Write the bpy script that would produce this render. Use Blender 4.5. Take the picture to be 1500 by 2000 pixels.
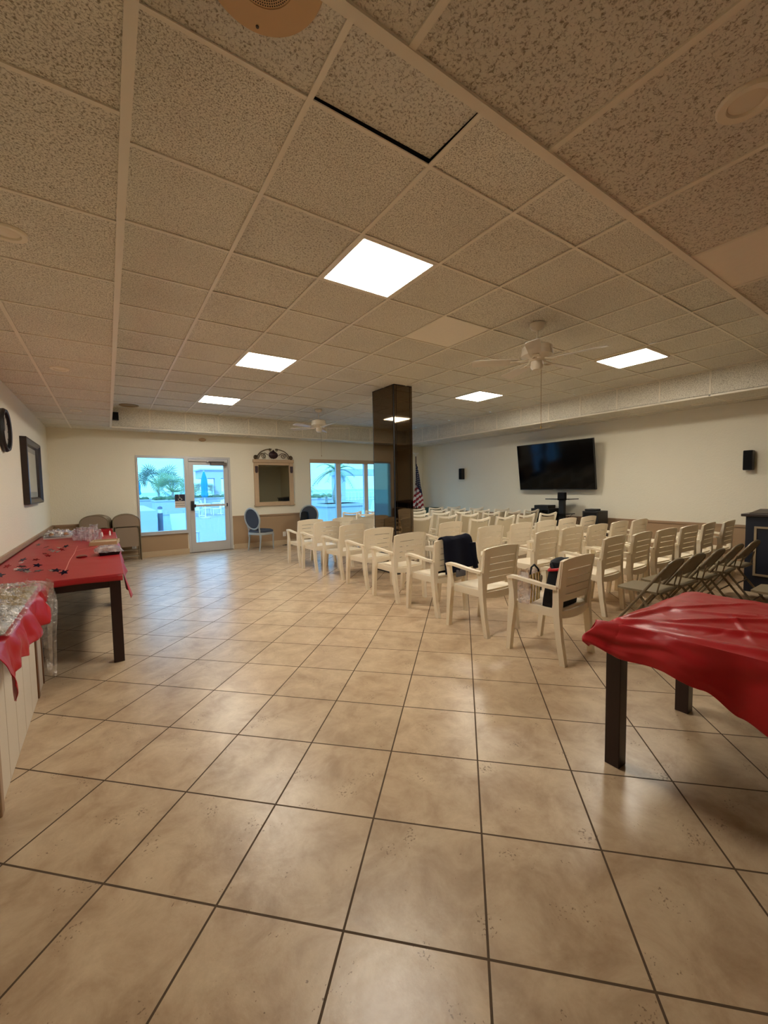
import bpy, bmesh, math, random
from mathutils import Vector, Matrix, noise

for o in list(bpy.data.objects):
    bpy.data.objects.remove(o)
SC = bpy.context.scene
COL = SC.collection
PI = math.pi
R = math.radians

# ------------------------------------------------------------------ measures (metres)
CH, H, T = 1.4436, 3.091, 0.66543        # lens height, raised ceiling height, ceiling tile
AX, AY = 0.788, 1.0141                   # ceiling grid origin
HS = 2.708                               # lower ceiling (soffit) height
XL, XR, YB, YN = -0.93, 8.48, 10.24, -2.9
CX0, CX1, CY0, CY1 = AX - T, AX + 10 * T, AY, AY + 13 * T

# ------------------------------------------------------------------ camera
cam = bpy.data.cameras.new('camera')
camo = bpy.data.objects.new('camera', cam)
COL.objects.link(camo)
cam.sensor_fit = 'HORIZONTAL'
cam.sensor_width = 36.0
cam.lens = 36.0 * 795.365 / 1500.0
cam.clip_start = 0.02
cam.clip_end = 3000
_r = Vector((0.82744162, -0.56131104, -0.0164402))
_u = Vector((0.04767646, 0.04105006, 0.99801896))
_w = Vector((0.55952419, 0.82658624, -0.06072785))
camo.matrix_world = Matrix(((_r.x, _u.x, -_w.x, 0), (_r.y, _u.y, -_w.y, 0), (_r.z, _u.z, -_w.z, CH), (0, 0, 0, 1)))
SC.camera = camo

# ------------------------------------------------------------------ exposure, world, light
SC.view_settings.view_transform = 'Standard'
SC.view_settings.look = 'None'
SC.view_settings.gamma = 1.0
SC.view_settings.use_curve_mapping = False
SC.view_settings.exposure = 0.22
SC.render.film_transparent = False
SC.cycles.use_denoising = True
SC.cycles.max_bounces = 12
SC.cycles.diffuse_bounces = 8
SC.cycles.glossy_bounces = 5
SC.cycles.transparent_max_bounces = 16
SC.cycles.sample_clamp_indirect = 12.0
SC.cycles.caustics_reflective = False
SC.cycles.caustics_refractive = False

PANEL_POWER = 38.0       # emission of the ceiling light panels
SKY_POWER = 3.0
SUN_POWER = 2.9

wd = bpy.data.worlds.new('world')
SC.world = wd
wd.use_nodes = True
nt = wd.node_tree
nt.nodes.clear()
wo = nt.nodes.new('ShaderNodeOutputWorld')
wb = nt.nodes.new('ShaderNodeBackground')
tc = nt.nodes.new('ShaderNodeTexCoord')
sx = nt.nodes.new('ShaderNodeSeparateXYZ')
rp = nt.nodes.new('ShaderNodeValToRGB')
rp.color_ramp.elements[0].position = 0.0
rp.color_ramp.elements[0].color = (0.60, 0.90, 1.0, 1)
rp.color_ramp.elements[1].position = 0.6
rp.color_ramp.elements[1].color = (0.80, 1.15, 1.5, 1)
nt.links.new(tc.outputs['Generated'], sx.inputs[0])
nt.links.new(sx.outputs['Z'], rp.inputs[0])
nt.links.new(rp.outputs[0], wb.inputs['Color'])
wb.inputs['Strength'].default_value = SKY_POWER
nt.links.new(wb.outputs[0], wo.inputs[0])

sun = bpy.data.lights.new('sun', 'SUN')
sun.energy = SUN_POWER
sun.angle = R(6)
sun.color = (1.0, 0.97, 0.92)
suno = bpy.data.objects.new('sun', sun)
COL.objects.link(suno)
suno.rotation_euler = (R(35), R(-25), 0)


# ------------------------------------------------------------------ colour and material helpers
def lin(c):
    return tuple(((v / 255.0) / 12.92 if v / 255.0 <= 0.04045 else ((v / 255.0 + 0.055) / 1.055) ** 2.4) for v in c)


def mat(name, rgb, rough=0.5, metal=0.0, spec=0.5, coat=0.0, emit=None, estr=0.0, alpha=1.0, trans=0.0,
        noise_amt=0.0, noise_scale=30.0, bump=0.0, bump_scale=60.0, translucent=0.0, stretch=None, detail=4.0):
    m = bpy.data.materials.new(name)
    m.use_nodes = True
    t = m.node_tree
    b = t.nodes['Principled BSDF']
    c = lin(rgb)
    b.inputs['Base Color'].default_value = (*c, 1)
    b.inputs['Roughness'].default_value = rough
    b.inputs['Metallic'].default_value = metal
    b.inputs['Specular IOR Level'].default_value = spec
    b.inputs['Coat Weight'].default_value = coat
    b.inputs['Alpha'].default_value = alpha
    b.inputs['Transmission Weight'].default_value = trans
    if emit:
        b.inputs['Emission Color'].default_value = (*lin(emit), 1)
        b.inputs['Emission Strength'].default_value = estr
    if noise_amt or bump:
        co = t.nodes.new('ShaderNodeTexCoord')
        mp = t.nodes.new('ShaderNodeMapping')
        if stretch:
            mp.inputs['Scale'].default_value = stretch
        t.links.new(co.outputs['Object'], mp.inputs[0])
    if noise_amt:
        n = t.nodes.new('ShaderNodeTexNoise')
        n.inputs['Scale'].default_value = noise_scale
        n.inputs['Detail'].default_value = detail
        t.links.new(mp.outputs[0], n.inputs['Vector'])
        mx = t.nodes.new('ShaderNodeMix')
        mx.data_type = 'RGBA'
        mx.inputs[6].default_value = (*[v * (1 - noise_amt) for v in c], 1)
        mx.inputs[7].default_value = (*[min(1, v * (1 + noise_amt)) for v in c], 1)
        t.links.new(n.outputs['Fac'], mx.inputs[0])
        t.links.new(mx.outputs[2], b.inputs['Base Color'])
    if bump:
        n2 = t.nodes.new('ShaderNodeTexNoise')
        n2.inputs['Scale'].default_value = bump_scale
        n2.inputs['Detail'].default_value = detail
        t.links.new(mp.outputs[0], n2.inputs['Vector'])
        bp = t.nodes.new('ShaderNodeBump')
        bp.inputs['Strength'].default_value = bump
        bp.inputs['Distance'].default_value = 0.01
        t.links.new(n2.outputs['Fac'], bp.inputs['Height'])
        t.links.new(bp.outputs[0], b.inputs['Normal'])
    if translucent:
        out = t.nodes['Material Output']
        tl = t.nodes.new('ShaderNodeBsdfTranslucent')
        tl.inputs['Color'].default_value = (*c, 1)
        ms = t.nodes.new('ShaderNodeMixShader')
        ms.inputs[0].default_value = translucent
        t.links.new(b.outputs[0], ms.inputs[1])
        t.links.new(tl.outputs[0], ms.inputs[2])
        t.links.new(ms.outputs[0], out.inputs[0])
    return m


def speckle(name, base, dark, scale, thresh, bump, dist):
    m = bpy.data.materials.new(name)
    m.use_nodes = True
    t = m.node_tree
    b = t.nodes['Principled BSDF']
    b.inputs['Roughness'].default_value = 0.95
    b.inputs['Specular IOR Level'].default_value = 0.1
    co = t.nodes.new('ShaderNodeTexCoord')
    n = t.nodes.new('ShaderNodeTexNoise')
    n.inputs['Scale'].default_value = scale
    n.inputs['Detail'].default_value = 3.0
    n.inputs['Roughness'].default_value = 0.65
    n.inputs['Distortion'].default_value = 0.6
    t.links.new(co.outputs['Object'], n.inputs['Vector'])
    r = t.nodes.new('ShaderNodeValToRGB')
    r.color_ramp.elements[0].position = thresh
    r.color_ramp.elements[0].color = (*lin(dark), 1)
    r.color_ramp.elements[1].position = thresh + 0.17
    r.color_ramp.elements[1].color = (*lin(base), 1)
    t.links.new(n.outputs['Fac'], r.inputs[0])
    big = t.nodes.new('ShaderNodeTexNoise')
    big.inputs['Scale'].default_value = 1.4
    t.links.new(co.outputs['Object'], big.inputs['Vector'])
    br = t.nodes.new('ShaderNodeMapRange')
    br.inputs['To Min'].default_value = 0.88
    br.inputs['To Max'].default_value = 1.1
    t.links.new(big.outputs['Fac'], br.inputs['Value'])
    mx = t.nodes.new('ShaderNodeVectorMath')
    mx.operation = 'SCALE'
    t.links.new(r.outputs[0], mx.inputs[0])
    t.links.new(br.outputs[0], mx.inputs['Scale'])
    t.links.new(mx.outputs[0], b.inputs['Base Color'])
    bp = t.nodes.new('ShaderNodeBump')
    bp.inputs['Strength'].default_value = bump
    bp.inputs['Distance'].default_value = dist
    t.links.new(n.outputs['Fac'], bp.inputs['Height'])
    t.links.new(bp.outputs[0], b.inputs['Normal'])
    return m


def floor_material():
    m = bpy.data.materials.new('floor_tile')
    m.use_nodes = True
    t = m.node_tree
    N, L = t.nodes, t.links
    b = N['Principled BSDF']
    co = N.new('ShaderNodeTexCoord')
    mp = N.new('ShaderNodeMapping')
    mp.vector_type = 'POINT'
    s = 1 / 0.46
    # tile axes run at 45 degrees to the walls
    mp.inputs['Rotation'].default_value = (0, 0, R(45))
    mp.inputs['Scale'].default_value = (s, s, 1)
    bx, by = -0.0814, 1.7675
    c = math.sqrt(0.5) * s
    # rotated then scaled position of the grid origin
    px = (bx - by) * c
    py = (bx + by) * c
    mp.inputs['Location'].default_value = (20 - px, 20 - py, 0)
    L.new(co.outputs['Object'], mp.inputs[0])
    br = N.new('ShaderNodeTexBrick')
    br.offset = 0.0
    br.squash = 1.0
    br.inputs['Color1'].default_value = (0.0, 0.0, 0.0, 1)
    br.inputs['Color2'].default_value = (1.0, 1.0, 1.0, 1)
    br.inputs['Mortar'].default_value = (0.5, 0.5, 0.5, 1)
    br.inputs['Scale'].default_value = 1.0
    br.inputs['Mortar Size'].default_value = 0.0095
    br.inputs['Mortar Smooth'].default_value = 0.2
    br.inputs['Brick Width'].default_value = 1.0
    br.inputs['Row Height'].default_value = 1.0
    L.new(mp.outputs[0], br.inputs['Vector'])
    n1 = N.new('ShaderNodeTexNoise')
    n1.inputs['Scale'].default_value = 4.6
    n1.inputs['Detail'].default_value = 10
    n1.inputs['Roughness'].default_value = 0.68
    n1.inputs['Distortion'].default_value = 0.4
    L.new(co.outputs['Object'], n1.inputs['Vector'])
    r1 = N.new('ShaderNodeValToRGB')
    e = r1.color_ramp.elements
    e[0].position, e[0].color = 0.34, (*lin((164, 138, 109)), 1)
    e[1].position, e[1].color = 0.66, (*lin((199, 177, 147)), 1)
    L.new(n1.outputs['Fac'], r1.inputs[0])
    # per tile tone
    tone = N.new('ShaderNodeMapRange')
    tone.inputs['To Min'].default_value = 0.93
    tone.inputs['To Max'].default_value = 1.05
    L.new(br.outputs['Color'], tone.inputs['Value'])
    sc = N.new('ShaderNodeVectorMath')
    sc.operation = 'SCALE'
    L.new(r1.outputs[0], sc.inputs[0])
    L.new(tone.outputs[0], sc.inputs['Scale'])
    # small pits in loose clusters
    n2 = N.new('ShaderNodeTexNoise')
    n2.inputs['Scale'].default_value = 95
    n2.inputs['Detail'].default_value = 2
    L.new(co.outputs['Object'], n2.inputs['Vector'])
    n3 = N.new('ShaderNodeTexNoise')
    n3.inputs['Scale'].default_value = 7.5
    n3.inputs['Detail'].default_value = 2
    L.new(co.outputs['Object'], n3.inputs['Vector'])
    a = N.new('ShaderNodeMath')
    a.operation = 'MULTIPLY'
    L.new(n2.outputs['Fac'], a.inputs[0])
    L.new(n3.outputs['Fac'], a.inputs[1])
    rp2 = N.new('ShaderNodeValToRGB')
    rp2.color_ramp.elements[0].position = 0.405
    rp2.color_ramp.elements[0].color = (0, 0, 0, 1)
    rp2.color_ramp.elements[1].position = 0.425
    rp2.color_ramp.elements[1].color = (0.65, 0.65, 0.65, 1)
    L.new(a.outputs[0], rp2.inputs[0])
    mx = N.new('ShaderNodeMix')
    mx.data_type = 'RGBA'
    L.new(rp2.outputs[0], mx.inputs[0])
    L.new(sc.outputs[0], mx.inputs[6])
    mx.inputs[7].default_value = (*lin((92, 66, 44)), 1)
    mx2 = N.new('ShaderNodeMix')
    mx2.data_type = 'RGBA'
    L.new(br.outputs['Fac'], mx2.inputs[0])
    L.new(mx.outputs[2], mx2.inputs[6])
    mx2.inputs[7].default_value = (*lin((80, 62, 42)), 1)
    L.new(mx2.outputs[2], b.inputs['Base Color'])
    rr = N.new('ShaderNodeMapRange')
    rr.inputs['To Min'].default_value = 0.31
    rr.inputs['To Max'].default_value = 0.85
    L.new(br.outputs['Fac'], rr.inputs['Value'])
    L.new(rr.outputs[0], b.inputs['Roughness'])
    b.inputs['Specular IOR Level'].default_value = 0.45
    n4 = N.new('ShaderNodeTexNoise')
    n4.inputs['Scale'].default_value = 24
    n4.inputs['Detail'].default_value = 6
    L.new(co.outputs['Object'], n4.inputs['Vector'])
    bp = N.new('ShaderNodeBump')
    bp.inputs['Strength'].default_value = 0.20
    bp.inputs['Distance'].default_value = 0.006
    L.new(n4.outputs['Fac'], bp.inputs['Height'])
    inv = N.new('ShaderNodeMath')
    inv.operation = 'SUBTRACT'
    inv.inputs[0].default_value = 1.0
    L.new(br.outputs['Fac'], inv.inputs[1])
    bp2 = N.new('ShaderNodeBump')
    bp2.inputs['Strength'].default_value = 0.5
    bp2.inputs['Distance'].default_value = 0.004
    L.new(inv.outputs[0], bp2.inputs['Height'])
    L.new(bp.outputs[0], bp2.inputs['Normal'])
    L.new(bp2.outputs[0], b.inputs['Normal'])
    return m


def window_glass(name, tint, gloss=0.08):
    m = bpy.data.materials.new(name)
    m.use_nodes = True
    t = m.node_tree
    t.nodes.clear()
    o = t.nodes.new('ShaderNodeOutputMaterial')
    tr = t.nodes.new('ShaderNodeBsdfTransparent')
    tr.inputs[0].default_value = (*tint, 1)
    gl = t.nodes.new('ShaderNodeBsdfGlossy')
    gl.inputs['Roughness'].default_value = 0.02
    ms = t.nodes.new('ShaderNodeMixShader')
    ms.inputs[0].default_value = gloss
    t.links.new(tr.outputs[0], ms.inputs[1])
    t.links.new(gl.outputs[0], ms.inputs[2])
    t.links.new(ms.outputs[0], o.inputs[0])
    return m


def film(name, tint, amt, rough=0.12, bump=0.8, scale=40, white=0.0):
    """clear crinkled plastic: mostly see-through with sharp glints"""
    m = bpy.data.materials.new(name)
    m.use_nodes = True
    t = m.node_tree
    t.nodes.clear()
    o = t.nodes.new('ShaderNodeOutputMaterial')
    tr = t.nodes.new('ShaderNodeBsdfTransparent')
    tr.inputs[0].default_value = (*lin(tint), 1)
    pr = t.nodes.new('ShaderNodeBsdfPrincipled')
    pr.inputs['Base Color'].default_value = (*lin((225, 222, 220)), 1)
    pr.inputs['Roughness'].default_value = rough
    pr.inputs['Metallic'].default_value = 0.55 - white * 0.5
    co = t.nodes.new('ShaderNodeTexCoord')
    n = t.nodes.new('ShaderNodeTexNoise')
    n.inputs['Scale'].default_value = scale
    n.inputs['Detail'].default_value = 4
    t.links.new(co.outputs['Object'], n.inputs['Vector'])
    bp = t.nodes.new('ShaderNodeBump')
    bp.inputs['Strength'].default_value = bump
    bp.inputs['Distance'].default_value = 0.02
    t.links.new(n.outputs['Fac'], bp.inputs['Height'])
    t.links.new(bp.outputs[0], pr.inputs['Normal'])
    ms = t.nodes.new('ShaderNodeMixShader')
    mr = t.nodes.new('ShaderNodeMapRange')
    mr.inputs['From Min'].default_value = 0.35
    mr.inputs['From Max'].default_value = 0.65
    mr.inputs['To Min'].default_value = amt * 0.3
    mr.inputs['To Max'].default_value = amt * 1.5
    t.links.new(n.outputs['Fac'], mr.inputs['Value'])
    t.links.new(mr.outputs[0], ms.inputs[0])
    t.links.new(tr.outputs[0], ms.inputs[1])
    t.links.new(pr.outputs[0], ms.inputs[2])
    t.links.new(ms.outputs[0], o.inputs[0])
    return m


M = {}
M['floor'] = floor_material()
M['tile_fine'] = speckle('tile_fine', (232, 227, 212), (150, 140, 120), 135, 0.36, 0.5, 0.005)
M['tile_coarse'] = speckle('tile_coarse', (230, 225, 210), (152, 141, 120), 92, 0.33, 1.0, 0.009)
M['tile_blank'] = mat('tile_blank', (238, 230, 214), 0.9, spec=0.1, noise_amt=0.03)
M['tbar'] = mat('tbar', (230, 222, 204), 0.5, spec=0.3)
M['gap'] = mat('gap', (28, 22, 18), 0.9)
M['wall'] = mat('wall', (230, 224, 206), 0.85, spec=0.2, noise_amt=0.02, noise_scale=3, bump=0.35, bump_scale=45)
M['wainscot'] = mat('wainscot', (163, 135, 104), 0.6, noise_amt=0.04, noise_scale=5)
M['rail'] = mat('rail', (158, 130, 102), 0.5, noise_amt=0.05, noise_scale=12)
M['base'] = mat('base', (190, 168, 138), 0.35, noise_amt=0.08, noise_scale=8)
M['alu'] = mat('alu', (190, 188, 186), 0.4, metal=0.25, spec=0.5)
M['alu_dark'] = mat('alu_dark', (105, 100, 96), 0.4, metal=0.5)
M['vinyl'] = mat('vinyl', (214, 208, 204), 0.4)
M['black'] = mat('black', (16, 16, 17), 0.5)
M['black_gloss'] = mat('black_gloss', (5, 5, 6), 0.08, spec=0.22)
M['blackmatte'] = mat('blackmatte', (20, 20, 22), 0.85, spec=0.2)
M['panel'] = mat('panel', (255, 255, 255), 0.5, emit=(255, 247, 231), estr=PANEL_POWER)
M['glass'] = window_glass('glass', (0.52, 0.80, 0.96))
M['glass_door'] = window_glass('glass_door', (0.58, 0.82, 0.98))
M['bronze'] = mat('bronze', (62, 50, 38), 0.035, metal=1.0)
M['bronze'].node_tree.nodes['Principled BSDF'].inputs['Base Color'].default_value = (0.15, 0.115, 0.08, 1)
M['mirror'] = mat('mirror', (168, 172, 160), 0.02, metal=1.0)
M['resin'] = mat('resin', (240, 230, 209), 0.34, spec=0.45, noise_amt=0.02, noise_scale=14, translucent=0.18)
M['resin_frame'] = mat('resin_frame', (242, 234, 216), 0.36, spec=0.45)
M['sling'] = mat('sling', (222, 212, 188), 0.8, spec=0.2, noise_amt=0.06, noise_scale=160, translucent=0.3)
M['fold_metal'] = mat('fold_metal', (122, 108, 86), 0.38, metal=0.15, spec=0.5)
M['fold_pad'] = mat('fold_pad', (128, 115, 90), 0.42, spec=0.5)
M['red_cloth'] = mat('red_cloth', (190, 24, 34), 0.36, spec=0.5, noise_amt=0.08, noise_scale=4, bump=0.55, bump_scale=7, translucent=0.22)
M['red_cloth_flat'] = mat('red_cloth_flat', (172, 34, 42), 0.40, spec=0.5, noise_amt=0.05, noise_scale=4, bump=0.3, bump_scale=5, translucent=0.15)
M['fold_tan'] = mat('fold_tan', (134, 116, 98), 0.42, spec=0.5)
M['dark_wood'] = mat('dark_wood', (38, 19, 19), 0.3, spec=0.5, noise_amt=0.25, noise_scale=20, stretch=(6, 6, 0.6))
M['plank'] = mat('plank', (206, 194, 176), 0.45, noise_amt=0.03, noise_scale=6)
M['plank_strip'] = mat('plank_strip', (112, 74, 40), 0.5, noise_amt=0.1)
M['navy'] = mat('navy', (12, 16, 34), 0.85, spec=0.2, noise_amt=0.2, noise_scale=6)
M['grey_lining'] = mat('grey_lining', (92, 92, 100), 0.7)
M['fan'] = mat('fan', (214, 204, 184), 0.35, spec=0.5)
M['fan_blade'] = mat('fan_blade', (214, 206, 194), 0.4)
M['brass'] = mat('brass', (150, 120, 70), 0.35, metal=0.9)
M['chrome'] = mat('chrome', (190, 190, 190), 0.15, metal=1.0)
M['clay'] = mat('clay', (186, 160, 130), 0.55, noise_amt=0.08, noise_scale=15)
M['iron'] = mat('iron', (84, 66, 46), 0.4, metal=0.5)
M['medallion'] = mat('medallion', (60, 38, 40), 0.35, metal=0.3)
M['paint_blue'] = mat('paint_blue', (158, 166, 168), 0.45, noise_amt=0.08, noise_scale=20)
M['slate'] = mat('slate', (66, 72, 84), 0.9, spec=0.2, noise_amt=0.1, noise_scale=80)
M['clock_face'] = mat('clock_face', (176, 168, 156), 0.4)
M['picture_wood'] = mat('picture_wood', (44, 32, 28), 0.35, noise_amt=0.2, noise_scale=40)
M['art'] = mat('art', (178, 172, 150), 0.35, noise_amt=0.10, noise_scale=5, stretch=(1, 1, 2.2))
M['matboard'] = mat('matboard', (150, 146, 132), 0.6)
M['lectern'] = mat('lectern', (20, 26, 40), 0.5, spec=0.4)
M['lectern_top'] = mat('lectern_top', (44, 34, 30), 0.4)
M['lectern_trim'] = mat('lectern_trim', (150, 134, 108), 0.45)
M['white'] = mat('white', (236, 234, 230), 0.5)
M['flag_red'] = mat('flag_red', (150, 18, 34), 0.7)
M['flag_white'] = mat('flag_white', (230, 222, 222), 0.7)
M['flag_blue'] = mat('flag_blue', (20, 26, 60), 0.7)
M['green_felt'] = mat('green_felt', (44, 62, 40), 0.8)
M['film'] = film('film', (250, 248, 246), 0.26, bump=1.0, scale=30)
M['film_soft'] = film('film_soft', (244, 240, 246), 0.34, rough=0.3, bump=0.5, scale=16, white=0.9)
M['gold'] = mat('gold', (150, 122, 58), 0.35, metal=0.7, noise_amt=0.5, noise_scale=60, bump=1.0, bump_scale=80)
M['silver'] = mat('silver', (180, 176, 170), 0.3, metal=0.8, noise_amt=0.4, noise_scale=50, bump=1.0, bump_scale=70)
M['star_navy'] = mat('star_navy', (24, 26, 60), 0.25, metal=0.7)
M['star_silver'] = mat('star_silver', (210, 206, 210), 0.18, metal=0.9)
M['star_red'] = mat('star_red', (150, 24, 36), 0.22, metal=0.8)
M['cookie'] = mat('cookie', (168, 128, 88), 0.8, noise_amt=0.2, noise_scale=40)
M['tray'] = mat('tray', (214, 208, 200), 0.3, metal=0.2)
M['card'] = mat('card', (176, 152, 116), 0.7)
M['bag_black'] = mat('bag_black', (10, 12, 20), 0.7, spec=0.3, noise_amt=0.2)
M['bag_red'] = mat('bag_red', (172, 22, 34), 0.4)
M['bag_pattern'] = mat('bag_pattern', (196, 168, 96), 0.25, noise_amt=0.5, noise_scale=34, spec=0.6)
M['sign_navy'] = mat('sign_navy', (22, 26, 50), 0.4)
M['sign_white'] = mat('sign_white', (214, 206, 196), 0.5)
M['ink'] = mat('ink', (70, 50, 44), 0.5)
M['speaker_beige'] = mat('speaker_beige', (196, 160, 112), 0.45)
M['lamp_ring'] = mat('lamp_ring', (232, 222, 200), 0.45)
M['lamp_bulb'] = mat('lamp_bulb', (224, 212, 190), 0.3)
# outdoors
M['paving'] = mat('paving', (138, 146, 164), 0.8, noise_amt=0.10, noise_scale=1.6, stretch=(1, 3, 1))
M['stucco'] = mat('stucco', (182, 184, 190), 0.8)
M['stucco_lilac'] = mat('stucco_lilac', (178, 184, 210), 0.8)
M['teal'] = mat('teal', (10, 140, 170), 0.7)
M['mural'] = mat('mural', (52, 82, 186), 0.7, noise_amt=0.3, noise_scale=1.2)
M['frond'] = mat('frond', (104, 122, 104), 0.6, noise_amt=0.2, noise_scale=3)
M['frond_light'] = mat('frond_light', (140, 160, 118), 0.6, noise_amt=0.2, noise_scale=3)
M['trunk'] = mat('trunk', (150, 146, 134), 0.8, noise_amt=0.15, noise_scale=9, stretch=(1, 1, 5))
M['sea'] = mat('sea', (120, 176, 190), 0.35)
M['bollard'] = mat('bollard', (92, 96, 112), 0.6)
M['hedge'] = mat('hedge', (84, 108, 78), 0.9, noise_amt=0.3, noise_scale=8)


# ------------------------------------------------------------------ mesh builder
class MB:
    def __init__(s):
        s.bm = bmesh.new()
        s.mi = 0

    def _f(s, vs):
        try:
            f = s.bm.faces.new(vs)
            f.material_index = s.mi
            return f
        except ValueError:
            return None

    def box(s, x0, x1, y0, y1, z0, z1, mx=None, bev=0.0):
        if x0 > x1: x0, x1 = x1, x0
        if y0 > y1: y0, y1 = y1, y0
        if z0 > z1: z0, z1 = z1, z0
        v = []
        for z in (z0, z1):
            for x, y in ((x0, y0), (x1, y0), (x1, y1), (x0, y1)):
                p = Vector((x, y, z))
                v.append(s.bm.verts.new(mx @ p if mx else p))
        fs = [s._f([v[i] for i in q]) for q in ((3, 2, 1, 0), (4, 5, 6, 7), (0, 1, 5, 4), (1, 2, 6, 5), (2, 3, 7, 6), (3, 0, 4, 7))]
        if bev:
            es = {e for f in fs if f for e in f.edges}
            bmesh.ops.bevel(s.bm, geom=list(es), offset=bev, segments=2, affect='EDGES', profile=0.5)
        return s

    def loft(s, rings, caps=True, closed=True):
        vr = [[s.bm.verts.new(p) for p in ring] for ring in rings]
        n = len(vr[0])
        for a, b in zip(vr[:-1], vr[1:]):
            for i in range(n if closed else n - 1):
                j = (i + 1) % n
                s._f([a[i], a[j], b[j], b[i]])
        if caps and closed:
            s._f(list(reversed(vr[0])))
            s._f(vr[-1])
        return s

    def post(s, pts):
        """rectangular bar through (x, y, z, width_x, depth_y) stations"""
        rings = []
        for x, y, z, w, d in pts:
            rings.append([Vector((x - w / 2, y - d / 2, z)), Vector((x + w / 2, y - d / 2, z)), Vector((x + w / 2, y + d / 2, z)), Vector((x - w / 2, y + d / 2, z))])
        return s.loft(rings)

    def tube(s, pts, r, n=8, closed=False):
        pts = [Vector(p) for p in pts]
        rings = []
        m = len(pts)
        up = Vector((0, 0, 1))
        last = None
        for i, p in enumerate(pts):
            a = pts[(i - 1) % m] if (closed or i > 0) else p
            b = pts[(i + 1) % m] if (closed or i < m - 1) else p
            d = (b - a).normalized()
            if last is None:
                x = d.cross(up)
                if x.length < 0.05:
                    x = d.cross(Vector((1, 0, 0)))
                x.normalize()
            else:
                x = (last - d * last.dot(d)).normalized()
            last = x
            y = d.cross(x)
            rr = r[i] if isinstance(r, (list, tuple)) else r
            rings.append([p + (x * math.cos(2 * PI * k / n) + y * math.sin(2 * PI * k / n)) * rr for k in range(n)])
        if closed:
            rings.append(rings[0])
        return s.loft(rings, caps=not closed)

    def bar(s, pts, w, h):
        """flat bar along a path, w across, h thick"""
        pts = [Vector(p) for p in pts]
        rings = []
        m = len(pts)
        for i, p in enumerate(pts):
            a = pts[max(i - 1, 0)]
            b = pts[min(i + 1, m - 1)]
            d = (b - a).normalized()
            x = d.cross(Vector((0, 0, 1)))
            if x.length < 0.01:
                x = Vector((1, 0, 0))
            x.normalize()
            y = x.cross(d).normalized()
            ww = w[i] if isinstance(w, (list, tuple)) else w
            rings.append([p + x * ww / 2 + y * h / 2, p - x * ww / 2 + y * h / 2, p - x * ww / 2 - y * h / 2, p + x * ww / 2 - y * h / 2])
        return s.loft(rings)

    def lathe(s, prof, n=24, c=(0, 0, 0), mx=None):
        rings = []
        for r, z in prof:
            ring = []
            for k in range(n):
                p = Vector((c[0] + r * math.cos(2 * PI * k / n), c[1] + r * math.sin(2 * PI * k / n), c[2] + z))
                ring.append(mx @ p if mx else p)
            rings.append(ring)
        return s.loft(rings)

    def prism(s, poly, z0, z1, mx=None):
        a = [Vector((x, y, z0)) for x, y in poly]
        b = [Vector((x, y, z1)) for x, y in poly]
        if mx:
            a = [mx @ p for p in a]
            b = [mx @ p for p in b]
        return s.loft([a, b])

    def grid(s, fn, nu, nv, matfn=None):
        vs = [[s.bm.verts.new(fn(i / nu, j / nv)) for j in range(nv + 1)] for i in range(nu + 1)]
        for i in range(nu):
            for j in range(nv):
                f = s._f([vs[i][j], vs[i + 1][j], vs[i + 1][j + 1], vs[i][j + 1]])
                if f and matfn:
                    f.material_index = matfn(i, j)
        return s

    def slab(s, fn, nu, nv, t):
        """closed curved panel: fn gives (point, normal)"""
        top = [[fn(i / nu, j / nv) for j in range(nv + 1)] for i in range(nu + 1)]
        A = [[s.bm.verts.new(p + n * t / 2) for p, n in row] for row in top]
        B = [[s.bm.verts.new(p - n * t / 2) for p, n in row] for row in top]
        for i in range(nu):
            for j in range(nv):
                s._f([A[i][j], A[i + 1][j], A[i + 1][j + 1], A[i][j + 1]])
                s._f([B[i][j + 1], B[i + 1][j + 1], B[i + 1][j], B[i][j]])
        for i in range(nu):
            s._f([A[i + 1][0], A[i][0], B[i][0], B[i + 1][0]])
            s._f([A[i][nv], A[i + 1][nv], B[i + 1][nv], B[i][nv]])
        for j in range(nv):
            s._f([A[0][j], A[0][j + 1], B[0][j + 1], B[0][j]])
            s._f([A[nu][j + 1], A[nu][j], B[nu][j], B[nu][j + 1]])
        return s

    def build(s, name, mats, parent=None, smooth=False, loc=None, rot=None, fix=True):
        if fix:
            bmesh.ops.recalc_face_normals(s.bm, faces=s.bm.faces[:])
        me = bpy.data.meshes.new(name)
        s.bm.to_mesh(me)
        s.bm.free()
        for m_ in (mats if isinstance(mats, (list, tuple)) else [mats]):
            me.materials.append(m_)
        if smooth:
            for p in me.polygons:
                p.use_smooth = True
            try:
                me.set_sharp_from_angle(angle=R(40))
            except Exception:
                pass
        o = bpy.data.objects.new(name, me)
        COL.objects.link(o)
        if parent:
            o.parent = parent
        if loc:
            o.location = loc
        if rot:
            o.rotation_euler = rot
        return o


def tag(o, label=None, cat=None, group=None, kind=None):
    if label: o['label'] = label
    if cat: o['category'] = cat
    if group: o['group'] = group
    if kind: o['kind'] = kind
    return o


def thing(name, label, cat, loc=(0, 0, 0), rz=0.0, group=None):
    o = bpy.data.objects.new(name, None)
    o.empty_display_size = 0.1
    COL.objects.link(o)
    o.location = loc
    o.rotation_euler = (0, 0, rz)
    return tag(o, label, cat, group)


KIDS = {}


def kids(o):
    return [c for c in bpy.data.objects if c.parent == o]


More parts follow.
